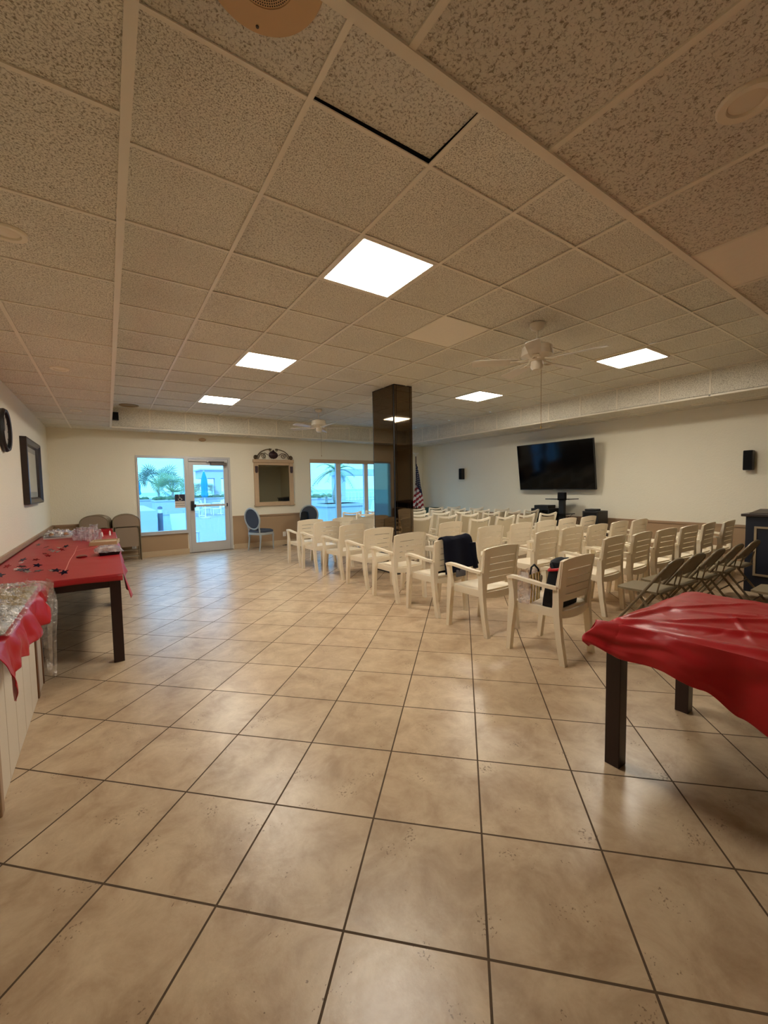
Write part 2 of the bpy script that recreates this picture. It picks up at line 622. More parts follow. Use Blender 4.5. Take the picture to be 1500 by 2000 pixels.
def dup(root, loc, rz, label, group=None, rot=None):
    if root.name not in KIDS:
        KIDS[root.name] = [(c, kids(c)) for c in kids(root)]
    r = root.copy()
    COL.objects.link(r)
    r.location = loc
    r.rotation_euler = rot if rot else (0, 0, rz)
    r['label'] = label
    if group: r['group'] = group
    for c, gs in KIDS[root.name]:
        d = c.copy()
        COL.objects.link(d)
        d.parent = r
        for g in gs:
            e = g.copy()
            COL.objects.link(e)
            e.parent = d
    return r


def struct(name, mb, m, parent=None, smooth=False):
    o = mb.build(name, m, parent, smooth)
    if parent is None:
        o['kind'] = 'structure'
    return o


def nz(x, y, z=0.0, s=1.0):
    return noise.noise(Vector((x * s, y * s, z * s)))


# ================================================================== THE ROOM
b = MB(); b.box(XL - .3, XR + .3, YN - .3, YB + .12, -.12, 0); struct('floor', b, M['floor'])

# walls --------------------------------------------------------------
WT = HS + .5
b = MB(); b.box(XL - .2, XL, YN - .2, YB + .2, 0, WT); struct('wall_left', b, M['wall'])
b = MB(); b.box(XR, XR + .2, YN - .2, YB + .2, 0, WT); struct('wall_right', b, M['wall'])
b = MB(); b.box(XL, XR, YN - .2, YN, 0, WT); struct('wall_near', b, M['wall'])
DX0, DX1 = 1.50, 2.47            # door
WX0, WX1 = 0.525, 1.50           # glazed side light
VX0, VX1 = 4.54, 7.25            # sliding window
ZT = 2.215
b = MB()
y0, y1 = YB, YB + .18
b.box(XL, WX0, y0, y1, 0, WT)
b.box(WX0, DX1, y0, y1, ZT, WT)
b.box(WX0, WX1, y0, y1, 0, .50)
b.box(DX1, VX0, y0, y1, 0, WT)
b.box(VX0, VX1, y0, y1, 2.235, WT)
b.box(VX0, VX1, y0, y1, 0, .50)
b.box(VX1, XR, y0, y1, 0, WT)
struct('wall_back', b, M['wall'])

# ceilings -----------------------------------------------------------
random.seed(4)
LIGHTS = [(1, 2), (1, 6), (1, 10), (7, 6), (7, 2)]
BLANK = {(3, 3)}
coarse_set = {(0, 2), (0, 0), (-1, 0)}
b = MB()
e = 0.012
for a in range(-1, 10):
    for m_ in range(0, 13):
        if (a, m_) in LIGHTS:
            continue
        x0, x1 = AX + a * T, AX + (a + 1) * T
        yy0, yy1 = AY + m_ * T, AY + (m_ + 1) * T
        if (a, m_) in BLANK: b.mi = 2
        elif (a, m_) in coarse_set or (m_ == 0 and a < 5 and random.random() < .5): b.mi = 1
        else: b.mi = 0
        dz = random.uniform(0, .004)
        if (a, m_) == (0, 0):
            # a lifted tile that shows a dark gap along two edges
            vs = [b.bm.verts.new(p) for p in ((x0 + .004, yy0 + .004, H + .006), (x1 - .004, yy0 + .004, H + .008), (x1 - .013, yy1 - .020, H + .02), (x0 + .004, yy1 - .014, H + .014))]
            b._f(vs)
            continue
        vs = [b.bm.verts.new(p) for p in ((x0 + .002, yy0 + .002, H + .004 + dz), (x1 - .002, yy0 + .002, H + .004 + dz), (x1 - .002, yy1 - .002, H + .004 + dz), (x0 + .002, yy1 - .002, H + .004 + dz))]
        b._f(vs)
b.mi = 3
b.box(CX0 - .02, CX1 + .02, CY0 - .02, CY1 + .02, H + .07, H + .09)
struct('ceiling', b, [M['tile_fine'], M['tile_coarse'], M['tile_blank'], M['gap']])

# grid bars of the raised ceiling
b = MB()
W2 = .0125
for a in range(-1, 11):
    x = AX + a * T
    b.box(x - W2, x + W2, CY0, CY1, H - .004, H + .003)
for m_ in range(0, 14):
    y = AY + m_ * T
    b.box(CX0, CX1, y - W2 * .8, y + W2 * .8, H - .003, H + .0035)
struct('trim_1', b, M['tbar'])

# upright faces between the two ceiling heights
def face_run(name, axis, fixed, a0, a1, step0, sgn):
    b = MB(); b.mi = 0
    th = .03
    if axis == 'Y':
        b.box(fixed, fixed + th * sgn, a0, a1, HS, H + .05)
    else:
        b.box(a0, a1, fixed, fixed + th * sgn, HS, H + .05)
    b.mi = 1
    k = step0
    while k < a1 + .01:
        if k > a0 - .01:
            if axis == 'Y': b.box(fixed - .006 * sgn, fixed + .002 * sgn, k - W2, k + W2, HS, H)
            else: b.box(k - W2, k + W2, fixed - .006 * sgn, fixed + .002 * sgn, HS, H)
        k += T
    if axis == 'Y':
        b.box(fixed - .006 * sgn, fixed + .002 * sgn, a0, a1, HS, HS + .022)
        b.box(fixed - .006 * sgn, fixed + .002 * sgn, a0, a1, H - .014, H)
    else:
        b.box(a0, a1, fixed - .006 * sgn, fixed + .002 * sgn, HS, HS + .022)
        b.box(a0, a1, fixed - .006 * sgn, fixed + .002 * sgn, H - .012, H)
    return struct(name, b, [M['tile_fine'], M['tbar']])

face_run('ceiling_step_right', 'Y', CX1, CY0, CY1, CY0, 1)
face_run('ceiling_step_back', 'X', CY1, CX0, CX1, CX0, 1)
face_run('ceiling_step_left', 'Y', CX0, CY0, CY1, CY0, -1)
face_run('ceiling_step_near', 'X', CY0, CX0, CX1, CX0, -1)

# lower ceilings round the raised part
def soffit(name, x0, x1, y0, y1, xs, ys, coarse, blank=None):
    b = MB(); b.mi = 1 if coarse else 0
    b.box(x0, x1, y0, y1, HS + .004, HS + .03)
    if blank:
        b.mi = 2
        b.box(*blank, HS + .001, HS + .02)
    b.mi = 3
    for x in xs: b.box(x - W2, x + W2, y0, y1, HS - .003, HS + .006)
    for y in ys: b.box(x0, x1, y - W2 * .7, y + W2 * .7, HS - .002, HS + .006)
    return struct(name, b, [M['tile_fine'], M['tile_coarse'], M['tile_blank'], M['tbar']])

ys_all = [AY + k * T for k in range(-5, 14)]
xs_all = [AX + k * T for k in range(-2, 12)]
soffit('ceiling_left', XL, CX0, CY0, YB, [AX - 2 * T + .012], [y for y in ys_all if y > CY0 - .01], False)
soffit('ceiling_right', CX1, XR, CY0, YB, [AX + 11 * T], [y for y in ys_all if y > CY0 - .01], False)
soffit('ceiling_back', CX0, CX1, CY1, YB, [x for x in xs_all if CX0 < x < CX1], [], False)
soffit('ceiling_near', XL, XR, YN, CY0, xs_all, [AY - 2 * T, AY - 4 * T], True, (AX + 3 * T, AX + 4 * T, AY - 2 * T, AY - .01))
# bright metal angle trim along the lower edge of the step
b = MB()
b.box(CX0 - .028, CX0 + .004, CY0 - .03, CY1, HS - .006, HS + .004)
b.box(CX0, CX1, CY0 - .033, CY0 + .002, HS - .006, HS + .004)
b.box(CX1 - .004, CX1 + .03, CY0, CY1 + .03, HS - .006, HS + .004)
b.box(CX0, CX1, CY1 - .004, CY1 + .03, HS - .006, HS + .004)
struct('trim_2', b, M['tbar'])

# wainscot, rail, baseboard -----------------------------------------
RZ = .765
def dado(name, x0, x1, y0, y1, z0, z1, m): 
    b = MB(); b.box(x0, x1, y0, y1, z0, z1); return struct(name, b, m)
dado('wainscot_left', XL, XL + .012, YN, YB, .1, RZ, M['wainscot'])
dado('trim_3', XL, XL + .03, YN, YB, RZ, RZ + .04, M['rail'])
dado('baseboard_left', XL, XL + .016, YN, YB, 0, .11, M['base'])
dado('wainscot_right', XR - .012, XR, YN, YB, .1, .70, M['wainscot'])
dado('trim_4', XR - .03, XR, YN, YB, .70, .74, M['rail'])
dado('baseboard_right', XR - .016, XR, YN, YB, 0, .11, M['base'])
b = MB()
for x0, x1, zt in ((XL, WX0, RZ), (WX0, WX1 - .02, .47), (DX1 + .02, VX0, RZ), (VX0, VX1, .47), (VX1, XR, RZ)):
    b.box(x0, x1, YB - .012, YB, .1, zt)
struct('wainscot_back', b, M['wainscot'])
b = MB()
for x0, x1 in ((XL, WX0 - .02), (DX1 + .02, VX0 - .02), (VX1 + .02, XR)):
    b.box(x0, x1, YB - .03, YB, RZ, RZ + .04)
struct('trim_5', b, M['rail'])
b = MB()
for x0, x1 in ((XL, WX1), (DX1 + .03, XR)):
    b.box(x0, x1, YB - .03, YB, 0, .115)
struct('baseboard_back', b, M['base'])

# side light window and door ----------------------------------------
def frame_rect(mb, x0, x1, z0, z1, w, y0, y1, wb=None, wt=None):
    wb = w if wb is None else wb
    wt = w if wt is None else wt
    mb.box(x0, x0 + w, y0, y1, z0, z1)
    mb.box(x1 - w, x1, y0, y1, z0, z1)
    mb.box(x0 + w, x1 - w, y0, y1, z0, z0 + wb)
    mb.box(x0 + w, x1 - w, y0, y1, z1 - wt, z1)

w1 = bpy.data.objects.new('window_1', None); COL.objects.link(w1); w1['kind'] = 'structure'
b = MB(); frame_rect(b, WX0, WX1, .50, ZT, .038, YB - .02, YB + .08, wb=.05, wt=.05)
b.box(WX0 - .01, WX1, YB - .05, YB - .02, .475, .505)
b.build('window_frame', M['alu'], w1)
b = MB(); b.box(WX0 + .038, WX1 - .038, YB + .03, YB + .036, .55, ZT - .05); b.build('window_pane', M['glass'], w1)

d1 = bpy.data.objects.new('door_1', None); COL.objects.link(d1); d1['kind'] = 'structure'
b = MB()
b.box(DX0, DX0 + .05, YB - .025, YB + .1, 0, ZT)
b.box(DX1 - .05, DX1, YB - .025, YB + .1, 0, ZT)
b.box(DX0 + .05, DX1 - .05, YB - .025, YB + .1, ZT - .05, ZT)
b.build('door_frame', M['alu'], d1)
b = MB(); frame_rect(b, DX0 + .055, DX1 - .055, .015, ZT - .055, .10, YB - .01, YB + .04, wb=.22, wt=.135)
b.build('door_leaf', M['alu'], d1)
b = MB(); b.box(DX0 + .155, DX1 - .155, YB + .012, YB + .02, .235, ZT - .19); b.build('door_pane', M['glass_door'], d1)
b = MB(); b.box(DX0 + .12, DX1 - .1, YB - .075, YB - .045, 1.065, 1.115, bev=.006)
b.box(DX0 + .12, DX0 + .15, YB - .05, YB - .01, 1.07, 1.11); b.box(DX1 - .13, DX1 - .1, YB - .05, YB - .01, 1.07, 1.11)
b.build('push_bar', M['alu'], d1)
b = MB(); b.box(DX0 + .07, DX0 + .13, YB - .07, YB - .01, .98, 1.20, bev=.008); b.box(DX0 + .11, DX0 + .17, YB - .085, YB - .04, 1.05, 1.125, bev=.01)
b.box(DX1 - .125, DX1 - .1, YB - .085, YB - .04, 1.05, 1.13, bev=.005)
b.build('door_latch', M['black'], d1)
b = MB(); b.box(2.02, DX1 - .09, YB - .11, YB - .01, ZT - .20, ZT - .135, bev=.008); b.box(1.99, 2.33, YB - .06, YB - .02, ZT - .125, ZT - .10)
b.build('door_closer', M['alu_dark'], d1)
b = MB(); b.box(DX0 + .05, 1.95, YB - .05, YB - .02, ZT - .11, ZT - .06, bev=.006); b.box(1.945, 1.98, YB - .075, YB - .02, ZT - .13, ZT - .07, bev=.006)
b.build('closer_arm', M['alu'], d1)
b = MB(); b.box(DX0, DX1, YB - .04, YB + .1, 0, .015); b.build('door_sill', M['alu_dark'], d1)

# sign on the side light
sg = thing('accessible_entrance_sign', 'navy and white handicap entrance sign on the glass beside the door', 'sign', (1.355, YB + .022, 1.205))
b = MB(); b.box(-.105, .105, 0, .005, -.155, .155); b.build('sign_board', M['sign_white'], sg)
b = MB(); b.box(-.103, .103, -.003, 0, 0, .152); b.build('sign_field', M['sign_navy'], sg)
b = MB()
ang = [R(a) for a in range(-200, 40, 20)]
b.tube([(.0 + .036 * math.cos(a), -.006, .048 + .036 * math.sin(a)) for a in ang], .005, 6)
b.tube([(-.016, -.006, .122), (-.012, -.006, .085), (.014, -.006, .085)], .006, 6)
b.tube([(-.012, -.006, .082), (-.008, -.006, .062), (.022, -.006, .062), (.038, -.006, .03), (.05, -.006, .034)], .006, 6)
b.lathe([(.001, -.012), (.009, -.008), (.011, 0), (.009, .008), (.001, .012)], 10, (-.018, -.006, .138))
b.build('wheelchair_symbol', M['sign_white'], sg)

def text(body, size, loc, rot, m, name, parent=None, ext=.001):
    cu = bpy.data.curves.new(name, 'FONT')
    cu.body = body; cu.size = size; cu.extrude = ext; cu.align_x = 'CENTER'; cu.align_y = 'CENTER'
    cu.materials.append(m)
    tmp = bpy.data.objects.new(name, cu); COL.objects.link(tmp)
    bpy.context.view_layer.update()
    me = bpy.data.meshes.new_from_object(tmp.evaluated_get(bpy.context.evaluated_depsgraph_get()))
    bpy.data.objects.remove(tmp)
    o = bpy.data.objects.new(name, me); COL.objects.link(o)
    if not me.materials: me.materials.append(m)
    o.location = loc; o.rotation_euler = rot
    if parent: o.parent = parent
    return o
text('HANDICAP', .037, (0, -.003, -.05), (PI / 2, 0, 0), M['ink'], 'sign_lettering', sg)
text('ENTRANCE', .037, (0, -.003, -.105), (PI / 2, 0, 0), M['ink'], 'sign_lettering', sg)

# sliding window
w2 = bpy.data.objects.new('window_2', None); COL.objects.link(w2); w2['kind'] = 'structure'
b = MB(); frame_rect(b, VX0, VX1, .50, 2.235, .03, YB + .02, YB + .12)
for x0, x1 in ((5.345, 5.49), (6.27, 6.40)):
    b.box(x0, x1, YB + .03, YB + .11, .53, 2.2)
b.build('window_frame', M['vinyl'], w2)
b = MB(); b.box(VX0, VX1, YB + .0, YB + .04, 2.13, 2.235); b.build('window_head_panel', M['clay'], w2)
for x0, x1 in ((VX0 + .03, 5.345), (5.49, 6.27), (6.40, VX1 - .03)):
    b = MB(); b.box(x0, x1, YB + .06, YB + .066, .53, 2.14); b.build('window_pane', M['glass'], w2)
b = MB(); b.box(VX0 - .02, VX1 + .02, YB - .03, YB + .03, .47, .50); b.build('window_sill', M['base'], w2)

# mirrored column ----------------------------------------------------
colm = bpy.data.objects.new('column_1', None); COL.objects.link(colm); colm['kind'] = 'structure'
kx0, kx1, ky0, ky1 = 3.868, 4.245, 5.38, 6.03
b = MB(); b.box(kx0 + .006, kx1 - .006, ky0 + .006, ky1 - .006, 0, H + .003); b.build('column_core', M['black'], colm)
b = MB()
b.box(kx0, kx0 + .006, ky0 + .035, ky1 - .035, .05, H - .01)
b.box(kx1 - .006, kx1, ky0 + .035, ky1 - .035, .05, H - .01)
b.box(kx0 + .05, kx1 - .06, ky0, ky0 + .006, .05, H - .01)
b.box(kx0 + .05, kx1 - .06, ky1 - .006, ky1, .05, H - .01)
b.box(kx0 + .012, kx0 + .042, ky0 + .001, ky0 + .008, .05, H - .01)
b.box(kx1 - .05, kx1 - .008, ky0 + .001, ky0 + .008, .05, H - .01)
b.build('mirror_panel', M['bronze'], colm)
b = MB(); b.box(kx0 - .004, kx1 + .004, ky0 - .004, ky1 + .004, 0, .05); b.build('column_base', M['black'], colm)

# ================================================================== CEILING FITTINGS
LIGHT_WHERE = ['nearest and largest of the three lights along the bare side', 'middle of the three lights along the bare side',
               'farthest of the three lights, close above the back wall', 'square light beyond the big fan near the column',
               'light hung low between the big fan and the television wall']
for i, (a, m_) in enumerate(LIGHTS):
    xc, yc = AX + (a + .5) * T, AY + (m_ + .5) * T
    t = thing('ceiling_light_panel', 'glowing white ceiling panel, ' + LIGHT_WHERE[i], 'ceiling light', (xc, yc, H), 0, 'glowing panels in the raised ceiling')
    h = T / 2 - .012
    drop = -.02 if i == 4 else .0
    b = MB(); frame_rect_pts = None
    for (x0, x1, y0, y1) in ((-h, h, -h, -h + .02), (-h, h, h - .02, h), (-h, -h + .02, -h + .02, h - .02), (h - .02, h, -h + .02, h - .02)):
        b.box(x0, x1, y0, y1, drop - .004, .03)
    b.build('frame', M['tbar'], t)
    b = MB(); b.box(-h + .02, h - .02, -h + .02, h - .02, drop - .001, drop + .006)
    b.build('diffuser', M['panel'], t)

def disc_speaker(loc):
    t = thing('ceiling_speaker', 'round beige ceiling speaker with a perforated centre', 'speaker', loc)
    b = MB(); b.lathe([(.0, -.004), (.098, -.004), (.10, -.010), (.19, -.006), (.196, .002), (.0, .002)], 48); b.build('rim', M['speaker_beige'], t, True)
    b = MB(); b.lathe([(0, -.0085), (.098, -.0085), (.098, -.004), (0, -.004)], 40); b.build('grille', M['speaker_beige'], t, True)
    b = MB()
    for k in range(1, 13):
        r = k * .0076
        n = max(6, int(2 * PI * r / .0078))
        for j in range(n):
            a = 2 * PI * j / n
            b.lathe([(.0023, -.0092), (.0023, -.008)], 6, (r * math.cos(a), r * math.sin(a), 0))
    b.build('perforation', M['gap'], t)['kind'] = 'stuff'
    for a in (R(80), R(200), R(320)):
        b = MB()
        b.lathe([(.0, -.013), (.005, -.012), (.006, -.009), (0, -.009)], 8, (.165 * math.cos(a), .165 * math.sin(a), 0))
        b.build('screw', M['iron'], t)
disc_speaker((.49, 1.355, H))

def downlight(loc, label, dup_of=None):
    t = thing('recessed_downlight', label, 'ceiling light', loc, 0, 'unlit recessed spotlights in the lower ceiling')
    b = MB(); b.lathe([(.052, .004), (.055, -.006), (.078, -.008), (.084, -.001), (.084, .004)], 32)
    b.build('rim', M['lamp_ring'], t, True)
    b = MB(); b.lathe([(0, -.004), (.03, -.003), (.05, .001), (.052, .004), (0, .004)], 24)
    b.build('lamp', M['lamp_bulb'], t, True)
    return t
dl = downlight((1.83, .50, HS), 'unlit round spotlight above the red table, the largest of them')
for (x, y, lb) in ((-.345, 2.72, 'unlit round spotlight in the ceiling strip before the wall clock'), (-.345, 5.37, 'unlit round spotlight in the strip above the wall clock and framed picture'),
                   (-.345, 7.97, 'unlit round spotlight in the left ceiling strip near the back corner'),
                   (8.0, 2.69, 'unlit round spotlight over the wall between television and lectern'), (8.0, 5.3, 'unlit round spotlight over the television'),
                   (8.0, 7.9, 'unlit round spotlight over the small wall speaker by the flag')):
    dup(dl, (x, y, HS), 0, lb)

vr = MB(); vr.lathe([(.13, .0), (.15, -.008), (.165, -.003), (.165, .003)], 36)
tag(vr.build('ceiling_ring', M['brass'], smooth=True, loc=(.42, 9.3, H)), 'thin tan ring on the raised ceiling above the small black speaker', 'vent')
b = MB(); b.box(-.055, .055, -.1, 0, -.075, .075, bev=.006)
sp = thing('corner_speaker', 'small black speaker box fixed in the step of the ceiling', 'speaker', (.195, CY1 - .008, 2.915))
b.build('speaker_box', M['black'], sp)
b = MB(); b.box(-.045, .045, -.108, -.1, -.065, .065); b.build('speaker_grille', M['blackmatte'], sp)

sm = MB(); sm.lathe([(0, -.0), (.08, 0), (.078, .02), (.06, .035), (0, .038)], 24, mx=Matrix.Diagonal((1, 1, .5, 1)) @ Matrix.Rotation(PI / 2, 4, 'X'))
tag(sm.build('smoke_alarm', M['clay'], smooth=True, loc=(1.876, YB, 2.61)), 'small round tan smoke alarm on the wall above the door', 'smoke alarm')


def fan(loc, start, label, chain_z, blade_mat):
    t = thing('ceiling_fan', label, 'ceiling fan', loc)
    b = MB(); b.lathe([(0, 0), (.075, 0), (.078, -.02), (.06, -.05), (.03, -.07), (0, -.07)], 24); b.build('canopy', M['fan'], t, True)
    b = MB(); b.lathe([(.012, -.06), (.012, -.25)], 12); b.build('downrod', M['fan'], t, True)
    b = MB(); b.lathe([(0, -.20), (.05, -.205), (.12, -.22), (.15, -.24), (.15, -.285), (.156, -.29), (.156, -.325), (.13, -.345), (.09, -.36), (.07, -.38), (0, -.38)], 36)
    b.build('motor_housing', M['fan'], t, True)
    b = MB(); b.lathe([(0, -.375), (.06, -.38), (.064, -.435), (.045, -.465), (0, -.47)], 24); b.build('switch_cup', M['fan'], t, True)
    for k in range(5):
        a = start + 2 * PI * k / 5
        rot = Matrix.Rotation(a, 4, 'Z')
        b = MB()
        for s in (-1, 1):
            pts = [(.08, s * .012, -.36), (.13, s * .03, -.378), (.17, s * .035, -.382), (.21, s * .018, -.380), (.235, s * .012, -.378)]
            b.tube([rot @ Vector(p) for p in pts], .008, 6)
        b.box(.2, .27, -.035, .035, -.384, -.377, mx=rot)
        arm = b.build('blade_arm', M['fan'], t)
        b = MB()
        tilt = Matrix.Rotation(R(12), 4, 'X')
        mx = rot @ Matrix.Translation((0, 0, -.378)) @ tilt
        n = 10
        outline = [(.19, -.048), (.24, -.056), (.60, -.068), (.645, -.062), (.66, -.045), (.66, .045), (.645, .062), (.60, .068), (.24, .056), (.19, .048)]
        b.prism(outline, 0, .007, mx)
        b.build('blade', blade_mat, t)
    b = MB(); b.tube([(.03, -.03, -.46), (.03, -.03, chain_z - loc[2] + .03)], .0022, 5)
    b.lathe([(.0, 0), (.007, .006), (.006, .03), (0, .035)], 8, (.03, -.03, chain_z - loc[2]))
    b.build('pull_chain', M['brass'], t)
    return t
fan((3.73, 2.65, H), R(-4), 'large white five-blade ceiling fan in front of the column, the nearer fan', 2.02, M['fan_blade'])
fan((3.744, 7.92, H), R(54), 'white ceiling fan near the wall mirror, the farther fan', 2.11, M['fan_blade'])

# ================================================================== WALL THINGS
# clock
t = thing('wall_clock', 'round wall clock with a dark rim', 'clock', (XL, 6.1, 2.14))
ry = Matrix.Rotation(PI / 2, 4, 'Y')
b = MB(); b.lathe([(.195, 0), (.235, 0), (.24, .03), (.225, .055), (.2, .05), (.195, .02)], 48, mx=ry); b.build('rim', M['black'], t, True)
b = MB(); b.lathe([(0, 0), (.2, 0), (.2, .022), (0, .022)], 40, mx=ry); b.build('clock_face', M['clock_face'], t)
b = MB(); b.box(.024, .028, -.006, .006, 0, .14); b.build('minute_hand', M['black'], t)
b = MB(); b.box(.024, .028, -.09, 0, -.007, .007); b.build('hour_hand', M['black'], t)
for k in range(12):
    b = MB()
    b.box(.0225, .0245, -.006, .006, .16, .185, mx=Matrix.Rotation(k * PI / 6, 4, 'X'))
    b.build('hour_mark', M['black'], t)

# picture
t = thing('framed_picture', 'tall dark-framed picture hanging over the red buffet table', 'picture', (XL, 7.86, 1.745))
b = MB()
hy, hz = .68, .455
rings = []
for d, off in ((0, 0), (.07, 0), (.075, .02), (.045, .07), (.018, .09), (0.0, .09)):
    rings.append([Vector((d, s * (hy - off), q * (hz - off))) for s, q in ((-1, -1), (1, -1), (1, 1), (-1, 1))])
b.loft(rings, caps=False)
b.build('frame', M['picture_wood'], t)
b = MB(); b.box(.004, .014, -hy + .085, hy - .085, -hz + .085, hz - .085); b.build('mat_board', M['matboard'], t)
b = MB(); b.box(.014, .018, -hy + .19, hy - .19, -hz + .17, hz - .17); b.build('art_print', M['art'], t)

# ornate mirror
t = thing('ornate_wall_mirror', 'ornate tan-framed mirror with a scrolled crest on the back wall', 'mirror', (3.54, YB, 1.02))
b = MB()
b.box(-.51, -.40, -.06, 0, .0, 1.09, bev=.01); b.box(.40, .51, -.06, 0, 0, 1.09, bev=.01)
b.box(-.40, .40, -.05, 0, 0, .10, bev=.008)
b.box(-.53, .53, -.075, 0, 1.09, 1.17, bev=.012); b.box(-.40, .40, -.05, 0, 1.03, 1.09)
b.box(-.52, -.39, -.07, 0, 0, .03); b.box(.39, .52, -.07, 0, 0, .03)
b.build('frame', M['clay'], t)
b = MB(); b.box(-.40, .40, -.02, -.01, .10, 1.03); b.build('mirror_glass', M['mirror'], t)
def spiral(cx, cz, r0, turns, a0, s=1, n=28):
    return [(cx + s * (r0 * (1 - .8 * i / n)) * math.cos(a0 + turns * 2 * PI * i / n), -.035, cz + (r0 * (1 - .8 * i / n)) * math.sin(a0 + turns * 2 * PI * i / n)) for i in range(n + 1)]
b = MB()
for s in (-1, 1):
    arc = [(s * (.40 - .34 * (1 - math.cos(q * PI / 2 / 10))) if False else s * (.42 * math.cos(q * (PI / 2) / 10 * .93)), -.035, 1.19 + .245 * math.sin(q * (PI / 2) / 10)) for q in range(11)]
    b.tube(arc, .011, 6)
    b.tube(spiral(s * .09, 1.41, .035, 1.2, R(60), s), .008, 6)
    b.tube(spiral(s * .25, 1.26, .07, 1.5, R(100), -s), .008, 6)
    b.tube([(s * .4, -.035, 1.18), (s * .33, -.035, 1.31), (s * .22, -.035, 1.335), (s * .14, -.035, 1.28)], .008, 6)
    b.tube(spiral(s * .45, 1.225, .05, 1.8, R(-90), s), .016, 6)
b.build('scroll_crest', M['iron'], t, True)
b = MB(); b.lathe([(0, -.0), (.10, 0), (.11, .02), (.07, .045), (.0, .06)], 20, mx=Matrix.Translation((0, 0, 1.29)) @ Matrix.Rotation(PI / 2, 4, 'X') @ Matrix.Diagonal((1.1, .85, 1, 1)))
for k in range(9):
    a = PI + k * PI / 8
    b.lathe([(0, -.018), (.018, 0), (0, .018)], 8, (.11 * math.cos(a), -.03, 1.29 + .09 * math.sin(a)))
b.lathe([(0, -.03), (.03, 0), (0, .04)], 10, (0, -.035, 1.385))
b.build('crest_medallion', M['medallion'], t, True)
for s in (-1, 1):
    b = MB(); b.prism([(-.035, 0), (.035, 0), (.035, .13), (.02, .17), (-.02, .17), (-.035, .13)], 0, .022, Matrix.Translation((s * .455, -.058, 1.0)) @ Matrix.Rotation(PI / 2, 4, 'X') @ Matrix.Diagonal((1, -1, 1, 1)))
    b.build('corner_ornament', M['medallion'], t)

def outlet(name, label, x, y, z, axis='Y'):
    t = thing(name, label, 'outlet', (x, y, z))
    b = MB(); b.box(-.04, .04, -.008, 0, -.06, .06, bev=.003); b.build('cover_plate', M['white'], t)
    for q in (.012, -.04):
        b = MB(); b.box(-.016, .016, -.010, -.008, q, q + .028); b.build('socket', M['sign_white'], t)
outlet('wall_outlet', 'white wall outlet low between the two oval-backed chairs', 3.77, YB - .012, .27)
outlet('wall_outlet', 'white wall outlet low behind the folded grey chairs', .42, YB - .012, .27)

# television
tv = thing('television', 'large black flat television tilted down from the wall', 'television', (XR - .02, 5.42, 1.85))
ty = Matrix.Rotation(R(-7.5), 4, 'Y')
hw, hh = .93, .53
off = Matrix.Translation((-.20, 0, 0)) @ Matrix.Rotation(R(-7.5), 4, 'Y')
b = MB(); b.box(-.02, .03, -hw, hw, -hh, hh, mx=off, bev=.006); b.build('tv_body', M['black'], tv)
b = MB(); b.box(-.0225, -.0205, -hw + .012, hw - .012, -hh + .022, hh - .012, mx=off); b.build('screen', M['black_gloss'], tv)
b = MB(); b.box(-.024, -.0225, -.04, .04, -hh + .006, -hh + .016, mx=off); b.build('maker_badge', M['alu_dark'], tv)
b = MB(); b.box(.03, .07, -.3, .3, -.22, .22, mx=off); b.box(-.15, .0, -.04, .04, -.06, .06); b.build('wall_bracket', M['black'], tv)
cabs = [((5.9), .62, 5.95, .90), (5.66, -.02, 5.55, .95), (5.6, .01, 5.62, .88), (5.5, 0, 5.52, .9), (4.95, 0, 4.98, .70), (4.72, 0, 4.74, .92)]
b = MB()
for i, (ya, _, yb, ze) in enumerate(cabs):
    pts = []
    for q in range(9):
        f = q / 8
        pts.append((XR - .12 - .05 * math.sin(f * PI) - (.05 * f if i < 4 else 0), ya + (yb - ya) * f + .05 * math.sin(f * PI * 1.3 + i), 1.36 + (ze - 1.36) * f))
    b = MB(); b.tube(pts, .006, 5); b.build('cable', M['black'], tv)

for nm, y, z, lb in (('wall_speaker', 8.42, 1.785, 'small black speaker on the pale wall between flag and television'), ('wall_speaker', 2.115, 1.775, 'small black speaker on the wall past the television, above the lectern')):
    t = thing(nm, lb, 'speaker', (XR, y, z))
    b = MB(); b.box(-.14, -.02, -.06, .06, -.155, .155, bev=.012); b.build('speaker_box', M['black'], t)
    b = MB(); b.box(-.145, -.14, -.05, .05, -.145, .145); b.build('speaker_grille', M['blackmatte'], t)
    b = MB(); b.box(-.03, 0, -.025, .025, -.05, .05); b.build('wall_mount', M['black'], t)

# equipment under the television
t = thing('television_stand', 'black pedestal stand with glass shelves under the television', 'stand', (8.12, 5.12, 0))
b = MB(); b.box(-.045, .045, -.06, .06, .1, 1.24, bev=.008); b.build('post', M['black'], t)
for z, w in ((1.12, .28), (.80, .20), (.52, .20)):
    b = MB(); b.box(-.2, .16, -w, w, z, z + .018, bev=.003); b.build('shelf', M['black_gloss'], t)
b = MB(); b.box(-.28, .2, -.22, .22, .0, .05, bev=.01); b.box(-.05, .05, -.07, .07, .05, .12); b.build('base', M['black'], t)
b = MB(); b.box(-.06, .04, -.08, .08, 1.10, 1.27, bev=.01); b.build('mount_head', M['blackmatte'], t)
def box_thing(name, label, cat, loc, sx_, sy_, sz, m=None, bev=.008, front=None):
    t = thing(name, label, cat, loc)
    b = MB(); b.box(-sx_ / 2, sx_ / 2, -sy_ / 2, sy_ / 2, 0, sz, bev=bev); b.build('housing', m or M['black'], t)
    if front:
        b = MB(); b.box(-sx_ / 2 - .004, -sx_ / 2, -sy_ / 2 + .03, sy_ / 2 - .03, .03, sz - .03); b.build('front_panel', front, t)
    return t
box_thing('media_cabinet', 'black media cabinet under the far corner of the television', 'cabinet', (8.23, 5.61, 0), .4, .46, .91, front=M['black_gloss'])
box_thing('disc_player', 'flat black player on top of the media cabinet', 'media player', (8.20, 5.60, .912), .28, .36, .07, front=M['blackmatte'])
